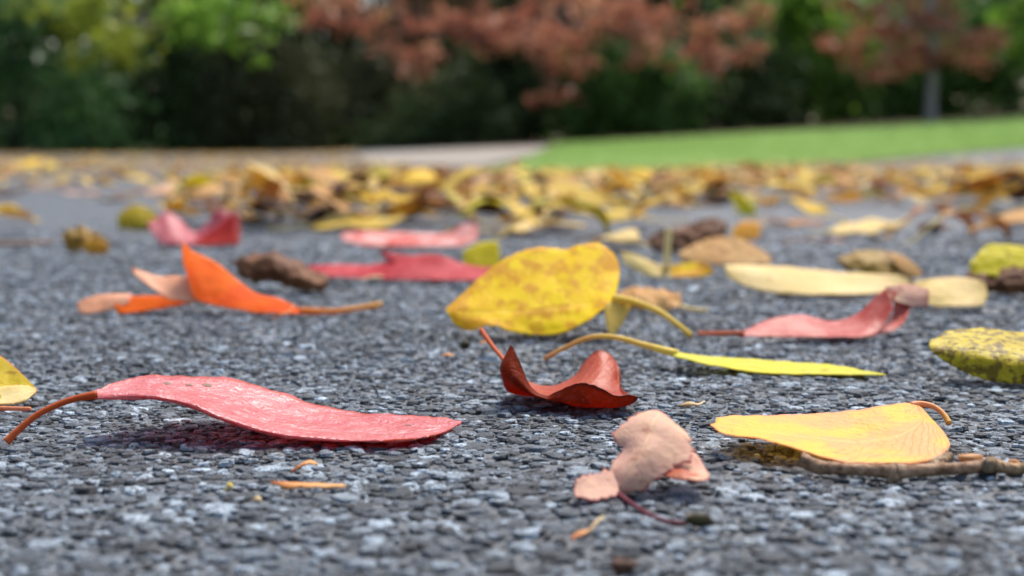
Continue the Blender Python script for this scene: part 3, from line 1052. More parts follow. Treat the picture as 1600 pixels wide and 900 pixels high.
hero('pinkish tan crumpled leaf with crinkled edges and a thin maroon stalk', 785, [
    ('blade', [
        [(962, 770, .6), (966, 776, .5), (974, 774, .6)], [(955, 747, .8), (975, 757, .5), (996, 767, .5)],
        [(951, 729, 1.1), (985, 737, .6), (1021, 749, .6)], [(973, 704, 1.5), (1005, 705, .9), (1049, 733, .8)],
        [(959, 682, 2.0), (1015, 680, 1.3), (1080, 717, 1.1)], [(971, 663, 2.3), (1022, 660, 1.6), (1087, 694, 1.5)],
        [(995, 648, 2.6), (1030, 649, 2.1), (1068, 672, 1.9)], [(1018, 641, 2.8), (1030, 643, 2.6), (1046, 653, 2.4)]], m_tan_t, m_tan_u, dict(rag=.0015, res=(110, 30), pucker=.00022)),
    ('folded_lobe', [
        [(966, 737, .9), (966, 760, .5), (968, 780, .3)], [(940, 738, .8), (938, 763, .4), (940, 787, .0)],
        [(914, 746, .6), (912, 766, .3), (912, 786, 0)], [(900, 750, .5), (897, 767, .3), (900, 781, .05)]], m_tan_t, m_tan_u, dict(rag=.0013, res=(60, 18), pucker=.0003)),
    ('folded_lobe', [
        [(1066, 696, 2.2), (1056, 712, 1.8), (1046, 730, 1.4)], [(1091, 714, 1.6), (1076, 730, 1.2), (1058, 744, .8)],
        [(1102, 733, .9), (1092, 743, .5), (1078, 750, .2)], [(1109, 744, .6), (1107, 748, .5), (1102, 751, .3)]], m_tan_t, m_tan_u, dict(rag=.0003, res=(26, 14), pucker=.0003)),
    ('torn_flap', [
        [(1036, 738, .9), (1036, 741, .8), (1038, 744, .7)], [(1062, 734, .7), (1062, 741, .5), (1060, 749, .3)],
        [(1092, 742, .5), (1090, 747, .35), (1088, 752, .2)]], m_tan_u, m_tan_u, dict(res=(20, 8)))],
    ([(966, 774, .4), (985, 793, -.3), (1015, 812, -1.2), (1045, 823, -1.7), (1070, 824, -1.8)], [.7, .45, .42, .42, .5], s_mar))

hero('broad golden peach leaf resting on the knotty twig', 733, [
    ('blade', [
        [(1425, 631, 4.5), (1432, 633, 4.5), (1440, 637, 4.3)], [(1392, 632, 4.5), (1440, 658, 3), (1481, 686, 1.8)],
        [(1350, 639, 4.3), (1410, 679, 2.1), (1476, 708, .9)], [(1300, 645, 4.2), (1370, 689, 1.9), (1443, 730, .1)],
        [(1250, 648, 4), (1320, 690, 1.8), (1385, 734, -.1)], [(1210, 649, 3.7), (1265, 684, 1.7), (1325, 727, 0)],
        [(1170, 650, 3.3), (1210, 676, 1.7), (1255, 705, .2)], [(1143, 650, 2.8), (1160, 668, 1.8), (1190, 686, .6)],
        [(1122, 652, 2.4), (1128, 664, 1.9), (1138, 680, 1.1)], [(1120, 654, 2.1), (1117, 661, 1.9), (1109, 665, 1.6)]],
     m_gold_t, m_gold_u, dict(res=(80, 30), rag=.00025, pucker=.0003, clear=.0012))],
    ([(1424, 634, 4.5), (1440, 631, 4.5), (1460, 636, 4.4), (1475, 648, 4.2), (1483, 662, 4.0)], [1.0, .7, .6, .62, .75], s_gold))

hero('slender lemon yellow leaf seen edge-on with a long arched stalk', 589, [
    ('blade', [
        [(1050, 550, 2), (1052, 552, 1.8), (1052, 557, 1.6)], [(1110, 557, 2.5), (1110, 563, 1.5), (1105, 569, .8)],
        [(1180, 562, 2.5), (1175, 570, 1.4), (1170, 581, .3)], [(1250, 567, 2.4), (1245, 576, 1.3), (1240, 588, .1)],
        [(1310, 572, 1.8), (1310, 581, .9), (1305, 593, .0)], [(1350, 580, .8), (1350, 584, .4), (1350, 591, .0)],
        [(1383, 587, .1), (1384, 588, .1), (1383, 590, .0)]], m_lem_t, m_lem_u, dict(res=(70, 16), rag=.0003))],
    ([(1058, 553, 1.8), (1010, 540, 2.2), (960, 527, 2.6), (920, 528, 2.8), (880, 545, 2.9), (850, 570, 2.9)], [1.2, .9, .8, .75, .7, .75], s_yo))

hero('big bright yellow leaf with brown blotches propped up at a slant', 527, [
    ('blade', [
        [(963, 458, 1.3), (961, 466, 1), (958, 471, .8)], [(968, 420, 2.8), (948, 470, 1), (941, 484, .5)],
        [(952, 391, 3.4), (920, 475, 1), (915, 503, .2)], [(922, 379, 3.6), (885, 480, .9), (880, 520, 0)],
        [(882, 389, 3.4), (845, 484, .8), (845, 529, 0)], [(837, 387, 3.2), (805, 487, .7), (805, 519, 0)],
        [(790, 404, 2.7), (765, 488, .6), (766, 508, 0)], [(748, 436, 1.8), (737, 488, .5), (733, 518, 0)],
        [(714, 467, 1), (711, 486, .4), (712, 508, .1)], [(699, 480, .6), (696, 483, .5), (699, 489, .3)]], m_yel_t, m_yel_u, dict(res=(70, 30), rag=.0008, pucker=.00028)),
    ('folded_lobe', [
        [(945, 474, .7), (966, 470, .8), (988, 472, .9)], [(945, 490, .4), (962, 488, .5), (981, 490, .6)],
        [(947, 508, .2), (957, 507, .2), (970, 509, .3)], [(952, 521, .0), (956, 522, 0), (961, 521, .1)]], m_yel_u, m_yel_u, dict(res=(24, 12)))],
    ([(958, 466, .9), (990, 471, .6), (1030, 487, .1), (1060, 508, -.3), (1080, 532, -.5)], [1.5, 1.15, .95, .85, 1.0], s_yel))

hero('folded orange leaf with peach undersides and a pointed raised corner', 492, [
    ('blade', [
        [(472, 485, .5), (472, 490, .3), (472, 496, 0)], [(440, 468, 1.2), (440, 480, .6), (438, 494, .1)],
        [(400, 458, 1.6), (400, 472, .8), (398, 488, .2)], [(370, 437, 2), (368, 460, 1), (362, 482, .3)],
        [(340, 412, 2.2), (335, 445, 1.2), (330, 477, .4)], [(316, 399, 2.3), (312, 430, 1.3), (305, 467, .5)],
        [(301, 393, 2.2), (298, 412, 1.5), (294, 436, .9)], [(292, 384, 2.1), (289, 394, 1.7), (286, 408, 1.3)], [(287, 377, 2), (286, 381, 1.9), (284, 387, 1.7)]], m_ora_t, m_pea_t, dict(res=(60, 22))),
    ('peach_lobe', [
        [(308, 432, 1.6), (308, 455, 1), (306, 473, .5)], [(275, 432, 1.8), (275, 452, 1.1), (272, 471, .6)],
        [(245, 431, 1.9), (246, 444, 1.5), (250, 458, 1)], [(220, 423, 1.9), (222, 430, 1.7), (225, 441, 1.4)],
        [(205, 417, 1.8), (206, 420, 1.8), (207, 425, 1.7)]], m_pea_t, m_ora_t, dict(res=(36, 14))),
    ('orange_lobe', [
        [(300, 464, .9), (300, 468, .7), (300, 474, .5)], [(240, 462, .9), (240, 473, .5), (240, 484, .2)], [(205, 463, .8), (202, 477, .4), (196, 492, 0)],
        [(180, 464, .7), (178, 477, .3), (183, 489, .1)]], m_ora_t, m_pea_t, dict(res=(36, 12))),
    ('peach_tip', [
        [(205, 459, .85), (204, 466, .6), (200, 474, .4)], [(170, 459, .7), (168, 470, .4), (172, 484, .2)], [(140, 464, .5), (138, 477, .2), (142, 492, -.1)],
        [(121, 473, .3), (121, 480, .2), (124, 489, .0)]], m_pea_t, m_ora_t, dict(res=(30, 12)))],
    ([(468, 490, .3), (520, 488, .2), (560, 481, .3), (597, 475, .5)], [1.5, 1.1, 1.0, 1.1], s_oro))

hero('dark brown dead leaf rolled and crinkled behind the folded orange one', 458, [
    ('blade', [
        [(362, 412, 1.5), (365, 408, 1), (368, 418, .6), (373, 430, .5)], [(385, 405, 2), (388, 402, 1), (390, 420, .3), (392, 440, .3)],
        [(425, 402, 2), (430, 396, 1), (430, 418, .1), (428, 441, .2)], [(455, 415, 2), (458, 407, 1), (460, 428, 0), (455, 450, .1)],
        [(485, 428, 1.8), (488, 421, .9), (490, 440, 0), (485, 459, .0)], [(508, 436, 1.5), (511, 431, .8), (511, 446, .2), (506, 460, .1)]],
     m_brn_t, m_dkb_t, dict(rag=.0016, pucker=.0015, res=(70, 26)))])

hero('long crimson leaf lying low, left of the big yellow one', 440, [
    ('blade', [
        [(482, 415, 2), (482, 424, 1.5), (482, 432, 1)], [(530, 413, 2.2), (530, 424, 1.3), (530, 433, .7)],
        [(580, 414, 2.2), (580, 425, 1.2), (580, 435, .4)], [(630, 402, 2.2), (630, 420, 1), (630, 439, .2)],
        [(680, 398, 2), (680, 420, 1), (680, 441, .0)], [(720, 411, 1.8), (720, 425, .9), (720, 441, 0)],
        [(752, 417, 1.5), (750, 428, .8), (748, 441, .1)], [(771, 417, 1.3), (770, 423, 1), (768, 430, .7)]], m_mar_t, m_mar_u, dict(res=(60, 16), rag=.0004)),
    ('folded_lobe', [
        [(593, 391, 2.4), (594, 394, 2.4), (596, 398, 2.3)], [(615, 396, 2.3), (614, 403, 2), (612, 410, 1.8)],
        [(642, 399, 2.2), (640, 408, 1.9), (636, 418, 1.5)]], m_mar_t, m_mar_u, dict(res=(20, 8)))])

hero('flat red leaf with pale shining bands before the leaf drift', 386, [
    ('blade', [
        [(532, 365, 2.5), (533, 370, 2), (535, 375, 1.4)], [(565, 361, 3), (566, 372, 1.5), (568, 383, .4)],
        [(610, 362, 3), (610, 375, 1.5), (610, 387, 0)], [(660, 365, 3), (660, 376, 1.5), (660, 387, 0)],
        [(700, 364, 2.8), (700, 376, 1.4), (700, 387, 0)], [(722, 351, 2.4), (725, 368, 1.4), (722, 386, .2)],
        [(746, 351, 2), (747, 362, 1.5), (745, 376, .8)]], m_redw_t, m_mar_u, dict(res=(50, 14), rag=.0004))])

hero('rose pink leaf folded into an open V with one dark red wing', 384, [
    ('blade', [
        [(230, 349, 2), (234, 358, 1.5), (246, 375, .8)], [(246, 341, 2.6), (248, 358, 1.5), (254, 384, .3)], [(261, 331, 3), (264, 355, 1.6), (268, 386, .1)],
        [(281, 343, 3), (284, 363, 1.6), (284, 387, .1)], [(302, 362, 2.8), (304, 374, 1.6), (304, 387, .2)], [(322, 350, 2.8), (322, 366, 1.8), (322, 386, .5)],
        [(341, 327, 2.8), (344, 348, 2), (344, 378, 1)], [(357, 332, 2.6), (358, 348, 2), (358, 374, 1.2)], [(369, 330, 2.4), (370, 340, 2), (370, 356, 1.6)]],
     m_rose_t, m_mar_u, dict(res=(60, 16))),
    ('dark_wing', [
        [(296, 383, .3), (297, 385, .2), (298, 387, .1)], [(322, 366, 1.0), (324, 376, .5), (326, 387, .0)], [(348, 347, 1.6), (350, 365, .8), (352, 387, .0)],
        [(366, 335, 1.8), (368, 357, 1), (369, 386, .1)], [(374, 344, 1.7), (375, 362, 1.1), (374, 382, .4)]], m_mar_u, m_rose_t, dict(res=(36, 16)))])


hero('small crumpled brown and yellow leaf on open asphalt', 397, [
    ('blade', [
        [(98, 365, 1), (100, 378, .5), (105, 393, .3)], [(120, 354, 1.2), (125, 372, .3), (125, 394, 0)],
        [(145, 361, 1.2), (148, 380, .5), (145, 398, 0)], [(168, 372, 1), (170, 385, .6), (168, 399, .2)]], m_oli_t, m_ory_t, dict(rag=.0015, pucker=.003, res=(40, 16))),
    ('yellow_tip', [
        [(130, 376, .2), (132, 386, .0), (136, 397, -.1)], [(150, 374, .2), (152, 386, .0), (152, 398, -.1)], [(168, 380, .2), (170, 388, .1), (168, 397, 0)]],
     m_ory_t, m_oli_t, dict(rag=.001, res=(20, 10)))])
hero('small olive yellow leaf curled over, next to the rose pink one', 361, [
    ('blade', [
        [(182, 340, 1), (184, 350, .7), (186, 358, .5)], [(200, 323, 1.5), (203, 342, .5), (205, 362, .1)],
        [(225, 322, 1.5), (228, 342, .5), (228, 362, 0)], [(246, 335, 1.2), (248, 345, .8), (246, 355, .5)]], m_olg_t, m_oli_t, dict(rag=.001, pucker=.002, res=(36, 14)))])
hero('small bright yellow leaf peeping from behind the big yellow one', 424, [
    ('blade', [
        [(724, 392, .5), (723, 402, .3), (726, 416, .1)], [(750, 379, 1), (750, 400, .5), (750, 423, .0)],
        [(778, 377, 1), (781, 398, .5), (782, 423, 0)]], m_grn_t, m_yel_u, dict(res=(30, 14)))])
hero('bent pale and yellow leaf with a pale stalk sticking straight up', 435, [
    ('blade', [
        [(968, 392, 1), (970, 398, .9), (975, 412, .6)], [(1000, 401, 1), (1000, 412, .6), (1000, 426, .3)],
        [(1030, 414, .8), (1030, 424, .5), (1030, 436, .1)], [(1052, 415, .8), (1052, 425, .5), (1052, 437, .1)]], m_buf_t, m_lem_u, dict(res=(36, 12))),
    ('yellow_half', [
        [(1050, 415, .7), (1050, 425, .4), (1050, 438, .0)], [(1085, 410, .8), (1085, 421, .5), (1085, 436, 0)],
        [(1112, 416, .6), (1114, 422, .5), (1112, 429, .4)]], m_yel_t, m_yel_u, dict(res=(30, 12)))],
    ([(1041, 420, .5), (1043, 390, .6), (1045, 357, .8)], [2.0, 1.8, 1.7], s_pale))
hero('long pale buff leaf lying flat beyond the curled red strip', 463, [
    ('blade', [
        [(1132, 414, 1.5), (1133, 422, 1.2), (1138, 435, .9)], [(1180, 414, 1.8), (1180, 430, 1), (1182, 453, .3)],
        [(1240, 418, 1.9), (1240, 437, 1), (1240, 461, .1)], [(1300, 424, 1.9), (1300, 442, 1), (1300, 465, 0)],
        [(1360, 428, 1.6), (1360, 442, 1), (1360, 461, .2)], [(1400, 430, 1.3), (1400, 440, 1), (1400, 453, .6)],
        [(1426, 437, 1), (1426, 440, 1), (1426, 446, .9)]], m_buf_t, m_dul_t, dict(res=(56, 16), rag=.0006))])
hero('olive brown curled leaf arching up behind the long pale buff one', 438, [
    ('blade', [
        [(1306, 404, 1), (1309, 410, .8), (1318, 421, .5)], [(1345, 392, 1.6), (1350, 408, .6), (1350, 426, .2)],
        [(1385, 393, 1.6), (1388, 412, .6), (1385, 431, .1)], [(1415, 404, 1.3), (1418, 420, .7), (1415, 437, .2)],
        [(1440, 425, 1), (1440, 430, .9), (1437, 437, .7)]], m_oli_t, m_dul_t, dict(pucker=.0012, rag=.0008)),
    ('tan_edge', [
        [(1388, 393, 1.0), (1394, 402, .6), (1398, 412, .3)], [(1415, 402, .9), (1416, 414, .5), (1414, 428, .1)], [(1440, 424, .8), (1440, 430, .6), (1436, 438, .4)]],
     m_och_t, m_oli_t, dict(res=(24, 10)))])
hero('short pale yellow leaf with a bent tip touching the curled red strip', 482, [
    ('blade', [
        [(1428, 440, 1), (1430, 453, .7), (1432, 470, .3)], [(1465, 435, 1.6), (1465, 455, .8), (1465, 479, .1)],
        [(1505, 433, 1.6), (1505, 457, .8), (1505, 483, 0)], [(1535, 440, 1.2), (1538, 457, .8), (1533, 479, .2)],
        [(1542, 452, 1), (1543, 460, .8), (1541, 468, .6)]], m_buf_t, m_och_t, dict(rag=.0006))])
hero('narrow red pink leaf whose end curls up into a loop', 530, [
    ('blade', [
        [(1160, 518, .5), (1160, 521, .3), (1160, 525, .1)], [(1200, 500, 1.4), (1200, 513, .7), (1200, 527, .1)],
        [(1250, 492, 1.8), (1250, 511, .8), (1250, 531, 0)], [(1300, 502, 1.8), (1300, 516, .8), (1300, 533, 0)],
        [(1338, 492, 1.9), (1344, 510, 1), (1345, 531, .0)], [(1366, 465, 2), (1374, 490, 1.3), (1374, 519, .5)],
        [(1384, 451, 2), (1391, 464, 1.6), (1396, 482, 1.2)]], m_red_t, m_red_u, dict(res=(70, 18))),
    ('curled_end', [
        [(1386, 452, 2), (1393, 460, 2), (1398, 468, 2)], [(1410, 460, 2.6), (1405, 476, 2.4), (1396, 490, 2.1)],
        [(1422, 480, 2.4), (1408, 496, 2), (1382, 511, 1.5)], [(1410, 507, 1.4), (1390, 519, .9), (1352, 530, .3)]], m_red_t, m_red_u, dict(res=(34, 14))),
    ('tan_tip', [
        [(1384, 448, 2.4), (1388, 458, 2.3), (1392, 470, 2)], [(1420, 444, 3), (1420, 460, 2.6), (1418, 477, 2.3)],
        [(1450, 452, 3), (1451, 464, 2.8), (1448, 480, 2.6)]], m_tan_t, m_red_u, dict(res=(26, 12), rag=.0008))],
    ([(1163, 521, .3), (1125, 521, .2), (1090, 521, .2)], [.9, .75, .7], s_red))
hero('plump yellow leaf densely speckled with brown, cut off by the picture edge', 604, [
    ('blade', [
        [(1452, 534, 1.5), (1452, 541, 1.2), (1458, 550, 1)], [(1480, 519, 2.2), (1480, 545, 1), (1485, 570, .7)],
        [(1530, 513, 2.6), (1530, 548, .7), (1530, 590, .3)], [(1590, 518, 2.6), (1590, 555, .5), (1588, 605, .1)],
        [(1650, 530, 2.4), (1650, 565, .5), (1650, 609, 0)], [(1700, 550, 2), (1700, 575, .8), (1700, 606, .2)],
        [(1735, 575, 1.2), (1736, 582, 1), (1735, 592, .8)]], m_spk_t, m_lem_u, dict(res=(60, 22), pucker=.0006, rag=.0004))])
hero('green yellow leaf over a dark brown one at the picture edge', 461, [
    ('blade', [
        [(1515, 410, .8), (1515, 418, .6), (1520, 429, .4)], [(1545, 383, 1.6), (1550, 405, .9), (1550, 431, .3)],
        [(1590, 385, 1.6), (1590, 408, .9), (1590, 433, .3)], [(1640, 395, 1.4), (1640, 412, .9), (1640, 436, .4)],
        [(1690, 415, 1), (1690, 422, .8), (1690, 432, .5)]], m_grn_t, m_lem_u, dict(rag=.0008, pucker=.0005)),
    ('brown_half', [
        [(1508, 424, .5), (1512, 435, .2), (1520, 446, .1)], [(1545, 424, .6), (1548, 443, .0), (1550, 461, 0)],
        [(1590, 417, .6), (1592, 440, 0), (1590, 463, 0)], [(1640, 425, .6), (1640, 442, .1), (1640, 461, 0)],
        [(1685, 432, .6), (1686, 442, .3), (1685, 452, .1)]], m_brn_t, m_dkb_t, dict(rag=.001, pucker=.002))])
hero('small tan leaf rolled up behind the stalk of the big yellow one', 487, [
    ('blade', [
        [(966, 455, .8), (968, 465, .5), (968, 479, .3)], [(1000, 450, 1.2), (1000, 466, .4), (1000, 484, .1)],
        [(1035, 451, 1.2), (1037, 468, .4), (1035, 487, 0)], [(1063, 460, 1), (1065, 470, .6), (1063, 483, .2)]], m_och_t, m_dul_t, dict(pucker=.0014, rag=.0008))],
    ([(1062, 478, .4), (1085, 483, .2), (1104, 488, 0)], [.9, .7, .8], s_pale))
hero('dark brown crumpled leaf behind the pale upright stalk', 395, [
    ('blade', [
        [(1012, 371, 1), (1014, 380, .7), (1020, 391, .4)], [(1040, 357, 1.5), (1042, 375, .6), (1045, 395, .1)],
        [(1075, 351, 1.6), (1078, 372, .6), (1078, 394, 0)], [(1105, 339, 2), (1108, 362, .8), (1105, 390, .2)],
        [(1136, 345, 2), (1136, 358, 1.3), (1130, 377, .8)]], m_brn_t, m_dkb_t, dict(rag=.002, pucker=.0026))])
hero('tan leaf with a pale yellow centre before the brown crumpled one', 415, [
    ('blade', [
        [(1060, 395, 1), (1062, 402, .7), (1066, 409, .5)], [(1100, 375, 2), (1102, 392, 1), (1102, 412, .1)],
        [(1145, 371, 2), (1147, 392, 1), (1145, 415, 0)], [(1180, 385, 1.6), (1182, 398, .9), (1178, 415, .1)],
        [(1206, 402, 1), (1207, 407, .8), (1205, 414, .5)]], m_och_t, m_brn_t, dict(rag=.001, pucker=.0012))])
hero('tiny orange yellow leaf alone on bare asphalt', 376, [
    ('blade', [
        [(1143, 360, .6), (1144, 365, .4), (1147, 371, .2)], [(1160, 346, 1), (1162, 362, .4), (1162, 377, 0)],
        [(1186, 348, 1), (1189, 362, .5), (1184, 376, .1)]], m_ory_t, m_yel_u, dict(res=(24, 12)))])
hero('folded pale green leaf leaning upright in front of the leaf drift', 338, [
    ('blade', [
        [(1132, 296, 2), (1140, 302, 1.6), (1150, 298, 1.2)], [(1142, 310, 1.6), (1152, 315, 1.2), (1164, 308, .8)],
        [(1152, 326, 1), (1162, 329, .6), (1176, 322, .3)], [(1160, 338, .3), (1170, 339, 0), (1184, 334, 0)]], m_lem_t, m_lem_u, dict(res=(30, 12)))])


# ---- the knotty twig and small litter
def blob(name, c, r, mat, parent=None, seed=0, amp=.25, rot=0.0, off=Vector((0, 0, 0)), seg=14, rings=9):
    V, uv = [], []
    for i in range(rings + 1):
        ph = math.pi * i / rings
        for s in range(seg):
            th = 2 * math.pi * s / seg
            d = Vector((math.sin(ph) * math.cos(th), math.sin(ph) * math.sin(th), math.cos(ph)))
            k = 1 + amp * mnoise.noise(d * 1.7 + Vector((seed * 5.3, 1, 2)))
            x, y, z = d.x * r[0] * k, d.y * r[1] * k, d.z * r[2] * k
            V.append((x * math.cos(rot) - y * math.sin(rot) + c[0] - off[0], x * math.sin(rot) + y * math.cos(rot) + c[1] - off[1], z + c[2] - off[2]))
            uv.append((i / rings, s / seg))
    idx = np.arange((rings + 1) * seg).reshape(rings + 1, seg)
    q = np.stack([idx[:-1], idx[1:], np.roll(idx, -1, 1)[1:], np.roll(idx, -1, 1)[:-1]], -1).reshape(-1, 4)
    return link(name, np_mesh(name, np.array(V), q, [mat], True, uvs=np.array(uv)), parent)


def twig_bark():
    k = N('twig_bark')
    ob = k.coords()
    n = k.noise(ob, 520.0, 7.0, .72)
    n2 = k.noise(ob, 130.0, 4.0, .6)
    c = k.mix(k.step(n, .35, .65), (.13, .062, .03), (.42, .255, .15))
    c = k.mix(k.math('MULTIPLY', k.step(n2, .55, .68), .35), c, (.40, .30, .20))
    return k.finish(k.principled(c, .7, .25, k.bump(k.math('ADD', n, n2), .8, .0006)))


M_twig = twig_bark()
M_twig_node = bark_material('twig_node_bark', (.16, .095, .05), (.34, .25, .16))
M_bud = stalk_mat('bud_scale', (.58, .28, .10), (.42, .20, .08))
Y0 = on_ground(800, 750).y
tw0 = Vector((.095, Y0, 0))
twig = empty('twig', tw0)
tag(twig, 'knotty grey brown twig under the near edge of the golden peach leaf', 'twig')
tp = [at(x, y, Y0 + d * .01) for x, y, d in ((1250, 716, .5), (1275, 729, .4), (1305, 737, .3), (1340, 741, .2), (1378, 744, .05), (1400, 745, .0))]
tq = [at(x, y, Y0 + d * .01) for x, y, d in ((1398, 744, .0), (1420, 740, .05), (1460, 735, .2), (1500, 732, .3), (1542, 728, .35), (1556, 727, .35))]
ts = [at(x, y, Y0 + d * .01) for x, y, d in ((1552, 727, .35), (1580, 734, .3), (1620, 731, .35), (1680, 722, .6), (1740, 716, .8))]
for P in (tp, tq, ts):
    for p in P:
        p.z = max(p.z, .0016)
tube('stem_segment', tp, [.0015, .0014, .00128, .0012, .00132, .0017], M_twig, twig, tw0, seg=14, n=40, bumpy=.22, seed=1)
tube('stem_segment', tq, [.0017, .0013, .0012, .00118, .00138, .0017], M_twig, twig, tw0, seg=14, n=44, bumpy=.16, seed=8)
tube('stem_segment', ts, [.0014, .0011, .0011, .0011, .0011], bark_material('pale_twig_bark', (.30, .18, .09), (.50, .35, .21)), twig, tw0, seg=12, n=34, bumpy=.16, seed=15)
for (x, y, d, r, sd_) in ((1397, 748, -.08, .00155, 1), (1545, 727, .26, .0016, 3)):
    blob('node', at(x, y, Y0 + d * .01), (r, r * .9, r * 1.05), M_twig_node, twig, sd_, .35, 0, tw0)
for (x, y, d, r, sd_) in ((1516, 716, .55, (.0026, .0014, .0009), 4), (1584, 724, .5, (.0012, .001, .0008), 7)):
    blob('bud', at(x, y, Y0 + d * .01), r, M_bud, twig, sd_, .25, 0, tw0)
tube('side_stub', [at(1448, 738, Y0 + .005), at(1466, 724, Y0 + .009), at(1484, 714, Y0 + .012)], [.0013, .0014, .0011], M_twig_node, twig, tw0, seg=10, n=16, bumpy=.3, seed=4)
tube('bract', [at(1470, 736, Y0 + .004), at(1490, 730, Y0 + .006), at(1502, 726, Y0 + .006)], [.0006, .0009, .0004], M_bud, twig, tw0, seg=8, n=10)

gp = [on_ground(-90, 384), on_ground(-20, 386), on_ground(40, 385), on_ground(84, 382)]
g0 = gp[1].copy()
gt = tube('thin_twig', [p + Vector((0, 0, .0022)) for p in gp], [.0016, .0018, .0014, .0009], M_twig, None, seg=9, n=24, bumpy=.25, seed=3)
tag(gt, 'thin grey twig lying by itself at the picture edge, near the crumpled brown leaf', 'twig')

m_chip_o = stalk_mat('orange_chip', (.50, .13, .02), (.76, .44, .17))
m_chip_t = stalk_mat('tan_chip', (.46, .26, .09), (.74, .60, .36))
m_chip_y = stalk_mat('yellow_chip', (.62, .46, .08), (.55, .42, .10))
m_dark_bud = stalk_mat('dark_bud', (.045, .040, .016), (.07, .055, .02))
GC = 'small scraps of leaf and bud on the asphalt'


def chip(label, pts, wid, mat, cat='scrap', name='leaf_scrap', lift=.0007):
    """A small torn sliver along ground points, wid in metres at each point."""
    P = [on_ground(x, y) + Vector((0, 0, lift + h * .001)) for x, y, h in pts]
    A = []
    for p, ww in zip(P, wid):
        A.append([(p.x, p.y + ww, p.z + .0002), (p.x, p.y, p.z + .0003), (p.x, p.y - ww * .6, p.z)])
    G = spline(np.array(A), 16)
    G = np.swapaxes(spline(np.swapaxes(G, 0, 1), 6), 0, 1)[:, ::-1]
    b = Vector((P[0].x, P[0].y, 0))
    o = link(name, sheet_mesh(name, G - np.array(b), (mat, mat), .0003, seed=len(label), rag=.0009), None, b)
    return tag(o, label, cat, GC)


chip('small orange leaf scrap below the long pink leaf', [(455, 746, .2), (470, 744, 1.2), (482, 742, 1.6), (496, 739, .8)], [.0005, .0016, .0018, .0004], m_chip_o)
chip('slim orange and yellow sliver below the long pink leaf', [(424, 763, .2), (450, 767, .3), (490, 769, .3), (540, 768, .2)], [.0004, .0016, .0018, .0006], m_chip_o)
chip('tiny yellow crumb left of the slim orange sliver', [(351, 776, .2), (357, 774, 1.2), (363, 773, .4)], [.0006, .0012, .0006], m_chip_y)
chip('orange scrap with a pale tail below the pinkish tan leaf', [(893, 852, .2), (908, 848, .6), (925, 842, .6)], [.0008, .0016, .0006], m_chip_o)
chip('pale sliver touching the orange scrap below the tan leaf', [(920, 845, .6), (932, 837, 1.4), (943, 829, 1.4)], [.0004, .0008, .0005], m_chip_t)
chip('tan shred between the cup-shaped red leaf and the golden one', [(1062, 641, .2), (1078, 640, .8), (1090, 640, .4), (1101, 637, .6)], [.0004, .0012, .0008, .0005], m_chip_t)
chip('orange crumb left of the red stalk tip', [(690, 563, .2), (699, 562, .8), (709, 562, .2)], [.0008, .002, .0006], m_chip_o)
chip('tiny orange crumb at the foot of the big yellow leaf', [(750, 543, .2), (756, 542, .8), (763, 541, .2)], [.0008, .0015, .0006], m_chip_o)
chip('brown scrap with a pale end under the folded orange leaf', [(424, 503, .2), (438, 502, 1.5), (452, 500, 2.4), (458, 492, 2.8)], [.001, .0035, .003, .001], m_chip_o)
chip('pale buff shred behind the orange leaf stalk', [(560, 442, .2), (575, 440, 1.2), (600, 438, 1.2), (612, 437, .2)], [.001, .003, .004, .001], m_chip_t)
chip('yellow crumb at the tip of the olive torn leaf', [(395, 790, .1), (401, 790, .5), (408, 789, .1)], [.0005, .001, .0004], m_chip_t)
p = on_ground(1092, 826)
tag(blob('seed_bud', (p.x, p.y, .0014), (.0024, .0013, .0012), m_dark_bud, None, 2, .3, -.2), 'dark olive bud at the end of the maroon stalk', 'bud', GC)
p = on_ground(1078, 822)
tag(blob('seed_husk', (p.x, p.y - .0006, .0016), (.0007, .0007, .0007), m_chip_t, None, 5, .3), 'tan husk tip between the maroon stalk and the dark bud', 'husk', GC)
p = on_ground(975, 897)
tag(blob('seed_bud', (p.x, p.y, .0012), (.0022, .0016, .0013), m_dkb_t, None, 9, .4, .3), 'dark brown bud at the bottom edge of the picture', 'bud', GC)
p = on_ground(727, 545)
tag(blob('seed_bud', (p.x, p.y, .0012), (.0017, .0015, .0014), m_dark_bud, None, 12, .3, .3), 'black round bud by the tip of the big yellow leaf', 'bud', GC)


